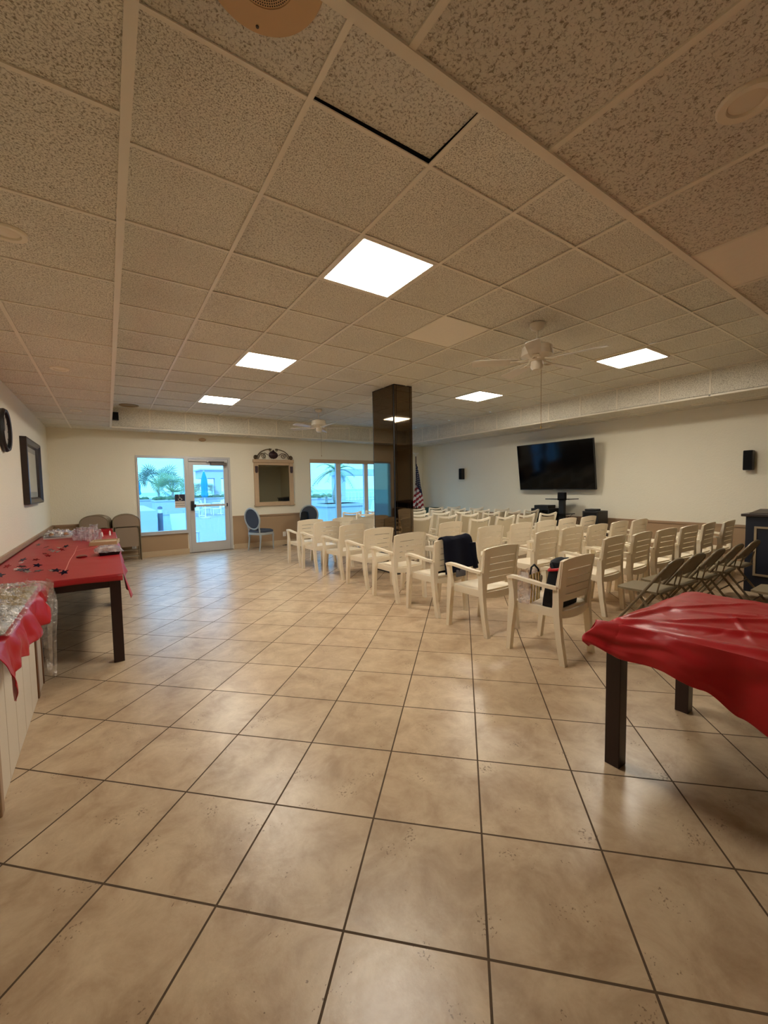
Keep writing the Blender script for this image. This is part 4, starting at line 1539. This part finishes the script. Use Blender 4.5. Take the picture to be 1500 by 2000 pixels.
def crease(x, y):
    z = 0
    for (ax_, ay_, bx_, by_, h_, w_) in FINE:
        dx, dy = bx_ - ax_, by_ - ay_
        f = max(0, min(1, ((x - ax_) * dx + (y - ay_) * dy) / (dx * dx + dy * dy)))
        d2 = (x - ax_ - f * dx) ** 2 + (y - ay_ - f * dy) ** 2
        if d2 < 9 * w_ * w_: z += h_ * math.exp(-d2 / (w_ * w_)) * math.sin(.2 + f * 2.7)
    for (ax_, ay_, bx_, by_, h_, w_) in ((2.1, 1.0, 2.75, -.2, .020, .03), (2.08, .98, 3.0, .3, .016, .025), (2.06, .9, 2.3, -.6, .014, .03), (2.5, .9, 2.9, .2, .010, .02), (2.2, .5, 2.6, .7, .006, .012), (2.07, 1.02, 2.5, .95, .014, .02), (2.1, .2, 2.9, -.5, .014, .02), (2.4, 1.0, 2.95, .7, .010, .015)):
        dx, dy = bx_ - ax_, by_ - ay_
        L2 = dx * dx + dy * dy
        f = max(0, min(1, ((x - ax_) * dx + (y - ay_) * dy) / L2))
        d2 = (x - ax_ - f * dx) ** 2 + (y - ay_ - f * dy) ** 2
        z += h_ * math.exp(-d2 / (w_ * w_)) * (.4 + .6 * math.sin(f * PI))
    return z
def cloth_r(u, v):
    y = RY0 + (RY1 - RY0) * v
    near_end = max(0, (y - .98) / .12)
    if u < .28:
        f = 1 - u / .28
        hg = hang_l(y)
        wob = .022 * math.sin(y * 9 + 1) + .014 * math.sin(y * 21)
        x = RX0 - .012 - (.035 + wob * .8 + .10 * near_end * .6) * math.sin(f * PI / 2) - .012 * nz(y * 7, f * 4, 5)
        z = .752 - hg * f + .012 * (1 - f) - .010 * (1 - abs(2 * f - 1)) * math.sin(y * 14)
    elif u < .82:
        f = (u - .28) / .54
        x = RX0 + (RX1 - RX0) * f
        z = .752 + crease(x, y) + .0035 * (1 + nz(x * 5, y * 5)) + .003 * (1 + nz(x * 13, y * 11, 2)) - .010 * max(0, 1 - f * 14)
    else:
        f = (u - .82) / .18
        x = RX1 + .01 + .03 * f
        z = .752 - .22 * f
    # the far end lifts and turns down at the corner
    if near_end > 0:
        z -= .055 * near_end * near_end * (1 if u > .28 else .2)
        if u < .3: y += .02 * math.sin(u * 20)
    return Vector((x, y, z))
b.grid(cloth_r, 170, 220)
def end_r(u, v):
    x = RX0 - .05 + (RX1 - RX0 + .08) * u
    p0 = cloth_r(.28 + .54 * min(1, max(0, u)), 1.0)
    d = .10 + .03 * math.sin(u * 13)
    return Vector((p0.x + (-.06 * v if u < .02 else 0), p0.y + .006 + .035 * v * (1 + .5 * math.sin(u * 19)), p0.z - d * v))
b.grid(end_r, 50, 6)
o = b.build('red_tablecloth', M['red_cloth'], smooth=True, fix=False)
tag(o, 'crumpled red plastic tablecloth hanging off the table by the folding chairs', 'tablecloth')
sol = o.modifiers.new('thick', 'SOLIDIFY'); sol.thickness = .0018; sol.offset = 1

# white planked counter
t = thing('planked_counter', 'white planked counter cabinet against the left wall', 'cabinet', (-.70, 3.2, 0))
b = MB(); b.box(-.22, .215, -.78, .77, 0, .70); b.build('body', M['plank'], t)
b = MB()
for k in range(6):
    y0_ = -.745 + k * .243
    if k == 5: continue
    b.box(.215, .229, y0_ + .004, y0_ + .239, .0, .70, bev=.003)
b.box(.215, .229, .53, .74, 0, .70, bev=.003)
b.build('plank_front', M['plank'], t)
b = MB(); b.box(.215, .236, .476, .522, 0, .70); b.box(.215, .236, .745, .775, 0, .70); b.build('brown_strip', M['plank_strip'], t)
b = MB(); b.box(.19, .245, -.80, -.75, 0, .70, bev=.006); b.build('corner_post', M['rail'], t)
b = MB(); b.box(-.22, .25, -.81, .78, .70, .735, bev=.004); b.build('worktop', M['plank_strip'], t)

# cloth on the counter with irregular hem
b = MB()
KX, KY0, KY1 = -.445, 2.36, 4.0
hem = [(2.36, .62), (2.43, .515), (2.5, .50), (2.56, .475), (2.60, .60), (2.75, .62), (2.85, .59), (3.0, .60), (3.2, .60), (3.35, .60), (3.5, .585), (3.6, .66), (3.8, .68), (4.0, .71)]
def hemz(y):
    for (a0, h0), (a1, h1) in zip(hem[:-1], hem[1:]):
        if y <= a1:
            f = max(0, (y - a0) / (a1 - a0)); return h0 + (h1 - h0) * f
    return hem[-1][1]
def cloth_c(u, v):
    y = KY0 + (KY1 - KY0) * v
    if u < .45:
        x = XL + .02 + (KX - XL - .02) * u / .45
        z = .742 + .008 * (1 + nz(x * 8, y * 8))
    else:
        f = (u - .45) / .55
        z1 = hemz(y) - .02
        z = .745 - (.745 - z1) * f
        wv = .5 + .9 * nz(y * 5.2, 0, 3) + .3 * nz(y * 11, f * 1.5, 7) + .06 * nz(y * 29, f * 3, 1)
        x = KX + .006 + max(.006, .075 * wv) * math.sin(f * PI / 2) ** .7 * min(1, (.745 - z1) / .1)
        y += .02 * nz(y * 8, f * 3, 9) * f
    return Vector((x, y, z))
b.grid(cloth_c, 36, 150)
o = b.build('red_tablecloth', M['red_cloth'], smooth=True, fix=False)
tag(o, 'rumpled red plastic cloth falling in folds over the white planked counter', 'tablecloth')
sol = o.modifiers.new('thick', 'SOLIDIFY'); sol.thickness = .0018; sol.offset = 1

# heap of tinsel under crinkled plastic
random.seed(5)
t = thing('wrapped_garland_heap', 'heap of gold and silver garland in crinkled clear plastic on the counter', 'garland', (-.66, 3.25, .76))
def blob(u, v, sx_, sy_, h, seed, amp):
    x, y = (u - .5) * 2, (v - .5) * 2
    r2 = max(abs(x), abs(y))
    base = max(0, 1 - r2 ** 3)
    n = noise.noise(Vector((u * 9 + seed, v * 14, seed))) + .6 * noise.noise(Vector((u * 24 + seed, v * 38, seed)))
    return Vector((x * sx_, y * sy_, h * base * (.75 + .5 * n) + amp * n * .4 + .004))
b = MB(); b.grid(lambda u, v: blob(u, v, .21, .62, .055, 3, .01), 30, 80); b.build('gold_garland', M['gold'], t, True, fix=False)
b = MB(); b.grid(lambda u, v: blob(u, v, .19, .30, .06, 8, .012) + Vector((.03, -.35, .01)), 24, 40); b.build('silver_garland', M['silver'], t, True, fix=False)
b = MB(); b.grid(lambda u, v: blob(u, v, .24, .70, .085, 13, .03) + Vector((.01, 0, .012)), 46, 120); b.build('plastic_wrap', M['film'], t, False, fix=False)
# tinsel needles
b = MB()
for i in range(900):
    x, y = random.uniform(-.2, .22), random.uniform(-.62, .55)
    z = .045 + random.uniform(0, .03)
    d = Vector((random.uniform(-1, 1), random.uniform(-1, 1), random.uniform(-.2, .8))).normalized() * random.uniform(.012, .028)
    p = Vector((x, y, z)); s = d.cross(Vector((0, 0, 1))).normalized() * .0015
    vs = [b.bm.verts.new(q) for q in (p - s, p + s, p + d)]
    b.mi = random.choice((0, 1)); b._f(vs)
o = b.build('tinsel', [M['gold'], M['silver']], t, fix=False); o['kind'] = 'stuff'
# plastic hanging from the near corner
b = MB()
def drape(u, v):
    z = .80 - .70 * v
    w = .11 * (1 - v) ** .8 + .016 + .05 * math.exp(-((v - .93) / .07) ** 2)
    a = (u - .5) * 2
    w *= .72
    return Vector((-.395 + .03 * math.sin(a * 6 + v * 6) * (1 - .6 * v) + .02 * a, 3.80 + a * w + .02 * math.sin(v * 9), z - .015 * math.sin(a * 7)))
b.grid(drape, 26, 60)
o = b.build('hanging_plastic_film', M['film'], fix=False)
tag(o, 'clear crinkled plastic film hanging off the far corner of the counter', 'plastic film')

# party things on the long red cloth -----------------------------------
ZC = .7535
t = thing('treat_tray', 'long pale tray heaped with wrapped treats at the wall end of the buffet', 'tray', (-.66, 8.05, ZC), R(3))
b = MB(); b.prism([(-.17, -.30), (.17, -.30), (.19, .30), (-.19, .30)], 0, .02); b.build('tray_base', M['tray'], t)
random.seed(9)
for i in range(16):
    b = MB()
    x, y = random.uniform(-.13, .13), random.uniform(-.25, .25)
    s = random.uniform(.03, .045)
    b.lathe([(0, 0), (s * .9, .006), (s, .022), (s * .7, .042), (0, .05)], 10, (x, y, .02 + random.uniform(0, .03)))
    b.build('treat', [M['cookie'], M['silver'], M['white']][i % 3], t, True)
b = MB(); b.grid(lambda u, v: blob(u, v, .18, .30, .085, 21, .02) + Vector((0, 0, .03)), 30, 40); b.build('tray_wrap', M['film_soft'], t, False, fix=False)
cup_spots = [(-.40, 7.68), (-.36, 7.55), (-.28, 7.40), (-.40, 7.30), (-.30, 7.15), (-.22, 7.02), (-.20, 7.62), (-.15, 7.25)]
for i, (x, y) in enumerate(cup_spots):
    b = MB()
    h = random.uniform(.13, .19)
    def bagp(a, v, i=i):
        k = (.05 + .012 * math.sin(a * 5 + i)) * (1 - .55 * abs(v - .35) ** 1.2) + (.02 if v > .9 else 0)
        return Vector((k * math.cos(a), k * math.sin(a), h * v + .01 * math.sin(a * 3 + i) * v))
    b.loft([[bagp(2 * PI * q / 18, v / 6) for q in range(18)] for v in range(7)])
    o = b.build('party_favor_bag', M['film_soft'], smooth=True, loc=(x, y, ZC), rot=(0, 0, i))
    tag(o, 'small gathered clear plastic favor bag standing on the red buffet cloth', 'favor bag', 'clear favor bags on the buffet')
t = thing('cardboard_tray', 'open shallow cardboard tray near the room edge of the buffet', 'tray', (-.06, 6.55, ZC), R(-6))
b = MB(); b.box(-.15, .15, -.17, .17, 0, .012)
for q in ((-.15, -.142, -.17, .17), (.142, .15, -.17, .17), (-.142, .142, -.17, -.162), (-.142, .142, .162, .17)): b.box(*q, .012, .045)
b.build('tray_base', M['card'], t)
b = MB(); b.box(-.12, .12, -.13, .13, .012, .035); b.build('tray_contents', M['clay'], t)
t = thing('clear_food_box', 'clear plastic food box with a black base and wrapped cookies', 'food box', (-.02, 5.45, ZC), R(4))
b = MB(); b.loft([[Vector((k * sx_, k * sy_ * 1.25, z)) for sx_, sy_ in ((-.10, -.10), (.10, -.10), (.10, .10), (-.10, .10))] for k, z in ((.86, 0), (1.0, .035))]); b.build('box_base', M['black'], t)
b = MB(); b.loft([[Vector((k * sx_, k * sy_ * 1.25, z)) for sx_, sy_ in ((-.10, -.10), (.10, -.10), (.10, .10), (-.10, .10))] for k, z in ((1.0, .036), (.97, .075), (.8, .09))]); b.build('box_lid', M['film_soft'], t)
for i in range(5):
    b = MB(); b.lathe([(0, 0), (.026, .002), (.028, .02), (.018, .035), (0, .04)], 10, (-.05 + .025 * i, -.06 + .03 * i, .038)); b.build('cookie', M['cookie'], t, True)
b = MB(); b.grid(lambda u, v: blob(u, v, .13, .15, .06, 31, .04) + Vector((.0, .02, .03)), 24, 24); b.build('loose_wrap', M['film_soft'], t, False, fix=False)
t = thing('red_gift_box', 'low red box with dark items at the far end of the buffet', 'box', (-.10, 8.15, ZC), 0)
b = MB(); b.box(-.18, .14, -.16, .14, 0, .012)
for q in ((-.18, -.17, -.16, .14), (.13, .14, -.16, .14), (-.17, .13, .13, .14), (-.17, .13, -.16, -.15)): b.box(*q, .012, .07)
b.build('box_tray', M['bag_red'], t)
b = MB(); b.box(-.10, .06, -.10, .10, .012, .05, bev=.008); b.build('box_contents', M['medallion'], t)
for (x, y) in ((-.16, 7.68), (-.10, 7.6), (0.0, 7.75)):
    b = MB(); b.lathe([(0, 0), (.014, .0), (.012, .055), (.004, .075), (0, .078)], 12)
    tag(b.build('votive_candle', M['white'], smooth=True, loc=(x, y, ZC)), 'small white candle near the red box at the far end of the buffet', 'candle', 'white candles on the buffet')
b = MB(); b.lathe([(0, 0), (.045, 0), (.05, .012), (.035, .02), (0, .018)], 28)
t = b.build('round_party_disc', M['star_red'], smooth=True, loc=(-.258, 5.37, ZC)); t.scale = (1, 1.35, 1)
tag(t, 'small round red dish lying alone on the red buffet cloth', 'dish')
for (x0, y0_, x1, y1_, lb) in ((-.345, 4.32, -.347, 6.5, 'long thin pale ribbon added as the fold crease along the red buffet cloth'), (-.35, 5.98, -.10, 6.3, 'short thin pale ribbon leading to the cardboard tray')):  # pale bars added to draw the crease and seam lines of the cloth
    b = MB()
    pts = [Vector((x0 + (x1 - x0) * k / 12 + .004 * math.sin(k), y0_ + (y1_ - y0_) * k / 12, ZC + .0035)) for k in range(13)]
    b.bar(pts, .006, .002)
    tag(b.build('crease_streak', mat('streak', (214, 140, 130), .4)), lb, 'streak')
stars = [(-.335, 4.315, 0), (-.525, 4.546, 0), (-.398, 4.47, 0), (-.43, 4.50, 1), (-.592, 6.16, 1), (-.737, 5.41, 0), (-.663, 4.71, 0), (-.70, 4.80, 1), (-.62, 4.66, 0), (-.68, 4.92, 0),
         (-.60, 4.58, 1), (-.762, 4.50, 0), (-.775, 6.87, 1), (-.55, 6.0, 1), (-.60, 5.8, 2), (-.52, 6.3, 1), (-.48, 6.1, 2), (-.72, 5.2, 1), (-.63, 5.35, 2), (-.50, 5.9, 1), (-.66, 6.5, 2), (-.46, 6.4, 0),
         (-.57, 4.9, 0), (-.80, 5.05, 2), (-.56, 5.6, 2)]
kinds_ = [(M['star_navy'], 'dark blue'), (M['star_silver'], 'silver'), (M['star_red'], 'metallic red')]
for i, (x, y, k) in enumerate(stars):
    b = MB(); r_ = .038 if k == 0 else .032
    b.prism(star_poly(r_, .45, random.uniform(0, 6)), 0, .003)
    zs_ = r_ * .45
    o = b.build('party_star', kinds_[k][0], loc=(x, y, ZC + .003 + zs_), rot=(random.uniform(.1, .5), random.uniform(-.3, .3), 0))
    tag(o, '%s foil star scattered on the red cloth of the long buffet' % kinds_[k][1], 'foil star', kinds_[k][1] + ' foil stars on the buffet')

# ================================================================== OUTSIDE THE WINDOWS
b = MB(); b.box(-14, 60, YB + .14, 60, -.30, -.12); struct('ground', b, M['paving'])
b = MB(); b.box(-900, 1500, 66, 2500, -9, -8); struct('sea', b, M['sea'])

random.seed(3)
def palm(loc, trunk_h, crown_r, nf, label, m, bulge=.0, tr=.09, droop=.5, fan_leaf=False):
    t = thing('palm_tree', label, 'palm tree', loc)
    b = MB()
    prof = []
    for k in range(9):
        f = k / 8
        prof.append((tr * (1 - .35 * f) + bulge * math.exp(-((f - .25) / .22) ** 2), trunk_h * f))
    b.lathe([(0, 0)] + prof + [(0, trunk_h)], 14); b.build('trunk', M['trunk'], t, True)
    b = MB()
    for i in range(nf):
        a = 2 * PI * i / nf + random.uniform(-.2, .2)
        el = random.uniform(.0, 1.25)
        L_ = crown_r * random.uniform(.8, 1.1)
        pts = []
        for k in range(9):
            f = k / 8
            rr = L_ * f * math.cos(el * (1 - .2 * f))
            zz = L_ * f * math.sin(el) - droop * L_ * f * f * .9
            pts.append(Vector((rr * math.cos(a), rr * math.sin(a), trunk_h + zz)))
        b.tube(pts, [.02 * crown_r * (1 - .8 * k / 8) for k in range(9)], 4)
        if fan_leaf:
            q = pts[5]
            d = (pts[5] - pts[4]).normalized()
            side = d.cross(Vector((random.uniform(-.6, .6), 1, random.uniform(-.5, .5)))).normalized()
            for j in range(15):
                aj = R(-110 + 220 * j / 14)
                dr = d * math.cos(aj) + side * math.sin(aj)
                nrm = dr.cross(d.cross(side))  .normalized() * .017 * L_
                ln = L_ * .46 * (1 - .25 * abs(math.sin(aj)))
                tip = q + dr * ln + Vector((0, 0, -.05 * L_))
                mid = q + dr * ln * .55
                vs = [b.bm.verts.new(v_) for v_ in (q, mid + nrm, tip, mid - nrm)]
                b._f(vs)
            continue
        for k in range(1, 9):
            d = (pts[k] - pts[k - 1]).normalized()
            side = d.cross(Vector((0, 0, 1))).normalized()
            for sgn in (-1, 1):
                for h_ in (0, .5):
                    p = pts[k - 1].lerp(pts[k], h_)
                    tip = p + (side * sgn * .20 + d * .26 + Vector((0, 0, -.03))) * L_ * (1.05 - .4 * k / 8)
                    w_ = d * .022 * L_
                    vs = [b.bm.verts.new(q) for q in (p - w_, p + w_, tip)]
                    b._f(vs)
    b.build('crown', m, t, fix=False)
    return t

def planter(loc, sx_, sy_, h, label, hedge=True):
    t = thing('raised_planter', label, 'planter', loc)
    b = MB(); b.box(-sx_ / 2, sx_ / 2, -sy_ / 2, sy_ / 2, 0, h, bev=.03)
    b.box(-sx_ / 2 - .04, sx_ / 2 + .04, -sy_ / 2 - .04, sy_ / 2 + .04, h - .1, h); b.build('planter_wall', M['stucco'], t)
    if hedge:
        b = MB()
        for i in range(int(sx_ * 7)):
            x, y = random.uniform(-sx_ / 2 + .1, sx_ / 2 - .1), random.uniform(-sy_ / 2 + .1, sy_ / 2 - .1)
            s = random.uniform(.14, .26)
            b.lathe([(0, -.05), (s, 0), (s * .9, s * .5), (s * .4, s * .9), (0, s)], 7, (x, y, h))
        b.build('ground_cover', M['hedge'], t)
    return t
planter((3.75, 30.6, -.12), 2.6, 2.2, .98, 'white raised planter holding the fan palm seen through the side window')
palm((3.6, 30.4, .86), .5, 1.6, 19, 'spreading fan palm in the planter beyond the glass side window', M['frond_light'], droop=.18, fan_leaf=True)
palm((3.05, 33.5, -.12), 1.9, 1.9, 17, 'taller grey-green palm behind the fan palm beyond the side window', M['frond'], droop=.2, fan_leaf=True)
planter((1.6, 36, -.12), 2.4, 2.0, .95, 'low white planter with hedge behind a small umbrella')
b = MB(); b.box(0, .9, 0, 6.5, 0, .85); o = tag(b.build('white_parapet', M['stucco'], loc=(.55, 17, -.12)), 'low white terrace wall seen at the edge of the side window', 'wall')
t = thing('bollard_light', 'grey cylindrical bollard light on the terrace outside the side window', 'bollard', (1.62, 17.6, -.12))
b = MB(); b.lathe([(0, 0), (.09, 0), (.09, .72), (0, .72)], 18); b.build('post', M['bollard'], t, True)
b = MB(); b.lathe([(0, .72), (.07, .72), (.07, .88), (.0, .88)], 18); b.build('lamp_louver', M['white'], t, True)
b = MB(); b.lathe([(.0, .88), (.095, .88), (.07, .96), (0, .99)], 18); b.build('cap', M['bollard'], t, True)

def patio_chair(loc, rz, label):
    t = thing('patio_chair', label, 'patio chair', loc, rz, 'white patio chairs on the terrace')
    b = MB(); b.box(-.25, .25, -.25, .25, .38, .42); b.build('seat', M['white'], t)
    b = MB(); b.loft([[Vector((x, y, z)) for x, y in ((-.25, yy), (.25, yy), (.25, yy + .03), (-.25, yy + .03))] for yy, z in ((-.25, .42), (-.36, .92))]); b.build('backrest', M['white'], t)
    for sx_ in (-1, 1):
        for sy_ in (-1, 1):
            b = MB(); b.tube([(sx_ * .23, sy_ * .23, 0), (sx_ * .23, sy_ * .23, .4)], .02, 6); b.build('leg', M['white'], t)
    return t
patio_chair((1.75, 12.35, -.12), R(200), 'white patio chair just outside the bottom of the side window')
tb = [(4.75, 27.0), (6.1, 28.2), (6.7, 25.5)]
for i, (x, y) in enumerate(tb):
    t = thing('patio_table', ['white round patio table beside the teal umbrella', 'white round patio table beyond the door, middle one', 'white round patio table beyond the door, farther one'][i], 'patio table', (x, y, -.12))
    b = MB(); b.lathe([(0, .70), (.5, .70), (.5, .73), (0, .73)], 24); b.build('tabletop', M['white'], t)
    b = MB(); b.lathe([(0, 0), (.25, 0), (.04, .04), (.03, .7), (0, .7)], 12); b.build('pedestal', M['white'], t)
    for k in range(3):
        a = k * 2.1 + i
        patio_chair((x + .85 * math.cos(a), y + .85 * math.sin(a), -.12), a + PI / 2, 'white patio chair at the %s terrace table, %s' % (['umbrella', 'middle', 'farther'][i], 'on the sea side' if math.sin(a) > .3 else ('on the side toward the door' if math.sin(a) < -.3 else 'at its end')))

def umbrella(loc, h, label, s=1.0):
    t = thing('closed_patio_umbrella', label, 'umbrella', loc)
    b = MB(); b.lathe([(0, 0), (.28, 0), (.28, .07), (0, .09)], 16); b.build('base', M['stucco'], t)
    b = MB(); b.tube([(0, 0, .05), (0, 0, h)], .03, 8); b.build('pole', M['white'], t)
    b = MB()
    rings = []
    for k, (r_, z) in enumerate(((.02, h), (.12, h - .35), (.17, h - .7), (.15, h - 1.1), (.19, h - 1.35), (.12, h - 1.45))):
        rings.append([Vector(((r_ * s * (1 + .25 * (q % 2))) * math.cos(2 * PI * q / 16), (r_ * s * (1 + .25 * (q % 2))) * math.sin(2 * PI * q / 16), z)) for q in range(16)])
    b.loft(rings); b.build('folded_canopy', M['teal'], t)
umbrella((4.40, 24, -.12), 2.62, 'closed teal patio umbrella seen through the glass door', .85)
umbrella((2.1, 40, -.12), 2.7, 'closed teal umbrella far off behind the side window glass', 1.2)
planter((6.6, 37, -.12), 6.0, 1.2, .95, 'long white planter with dark plants beyond the glass door')
palm((6.6, 36, .7), .5, 1.3, 14, 'small spiky palm behind the teal umbrella beyond the door', M['frond'], droop=.3, fan_leaf=True)

# white buildings
t = thing('white_pavilion', 'white flat-roofed building beyond the terrace seen through the door', 'building', (9.2, 47, -.12))
b = MB(); b.box(-.75, 2.4, 0, 4, 2.85, 3.7); b.box(-.75, -.25, 0, .6, 0, 2.85); b.box(.5, 1.15, 0, .6, 0, 2.85); b.box(2.0, 2.4, 0, .6, 0, 2.85)
b.build('wall', M['stucco_lilac'], t)
b = MB(); b.box(-.9, 2.5, -.15, 4.1, 3.7, 3.85); b.build('roof', M['stucco'], t)
# sliding window view
t = thing('terrace_pergola', 'pale violet pergola columns beyond the sliding window', 'pergola', (11.3, 20, -.12))
for x in (-.75, 2.55, 3.2):
    b = MB(); b.box(x - .28, x + .28, -.28, .28, 0, 2.25); b.build('column', M['stucco_lilac'], t)
b = MB(); b.box(-1.1, 3.6, -.4, .4, 2.25, 2.6); b.build('beam', M['stucco_lilac'], t)
t = thing('mural_wall', 'bright blue painted wall beyond the sliding window', 'wall', (15.3, 21.5, -.12))
b = MB(); b.box(-1.2, 2.2, 0, .3, .9, 2.5); b.build('painted_panel', M['mural'], t)
b = MB(); b.box(-1.2, 2.2, 0, .3, 0, .9); b.box(-1.2, 2.2, 0, .3, 2.5, 3.0); b.build('wall', M['stucco'], t)
planter((7.35, 14.0, -.12), 1.5, 1.2, .98, 'white planter just outside the sliding window under the large palm', False)
palm((7.3, 14.0, .84), 1.25, 1.05, 16, 'large bottle-trunked palm outside the sliding window', M['frond_light'], bulge=.10, tr=.09, droop=.75)
planter((9.8, 24, -.12), 5.0, 1.4, .98, 'long white planter with hedge beyond the sliding window')
palm((10.15, 25, .7), .9, 1.35, 18, 'feathery grey-green palm at the left of the sliding window view', M['frond'], droop=.5)
palm((9.4, 19.2, -.12), 1.15, .5, 12, 'small yellow-green plant in front of the hedge beyond the sliding window', M['frond_light'], droop=.3)
patio_chair((11.0, 17.6, -.12), R(30), 'white patio chair on the terrace beyond the sliding window, left one')
patio_chair((11.9, 17.9, -.12), R(-40), 'white patio chair on the terrace beyond the sliding window, right one')
t = thing('terrace_railing', 'white railing along the far edge of the terrace', 'railing', (0, 44, -.12))
b = MB(); b.box(-10, 40, -.03, .03, 1.0, 1.07); b.box(-10, 40, -.03, .03, .12, .17); b.build('rail', M['white'], t)
b = MB()
for k in range(100):
    b.box(-10 + k * .5 - .02, -10 + k * .5 + .02, -.02, .02, 0, 1.0)
o = b.build('baluster', M['white'], t); o['kind'] = 'stuff'
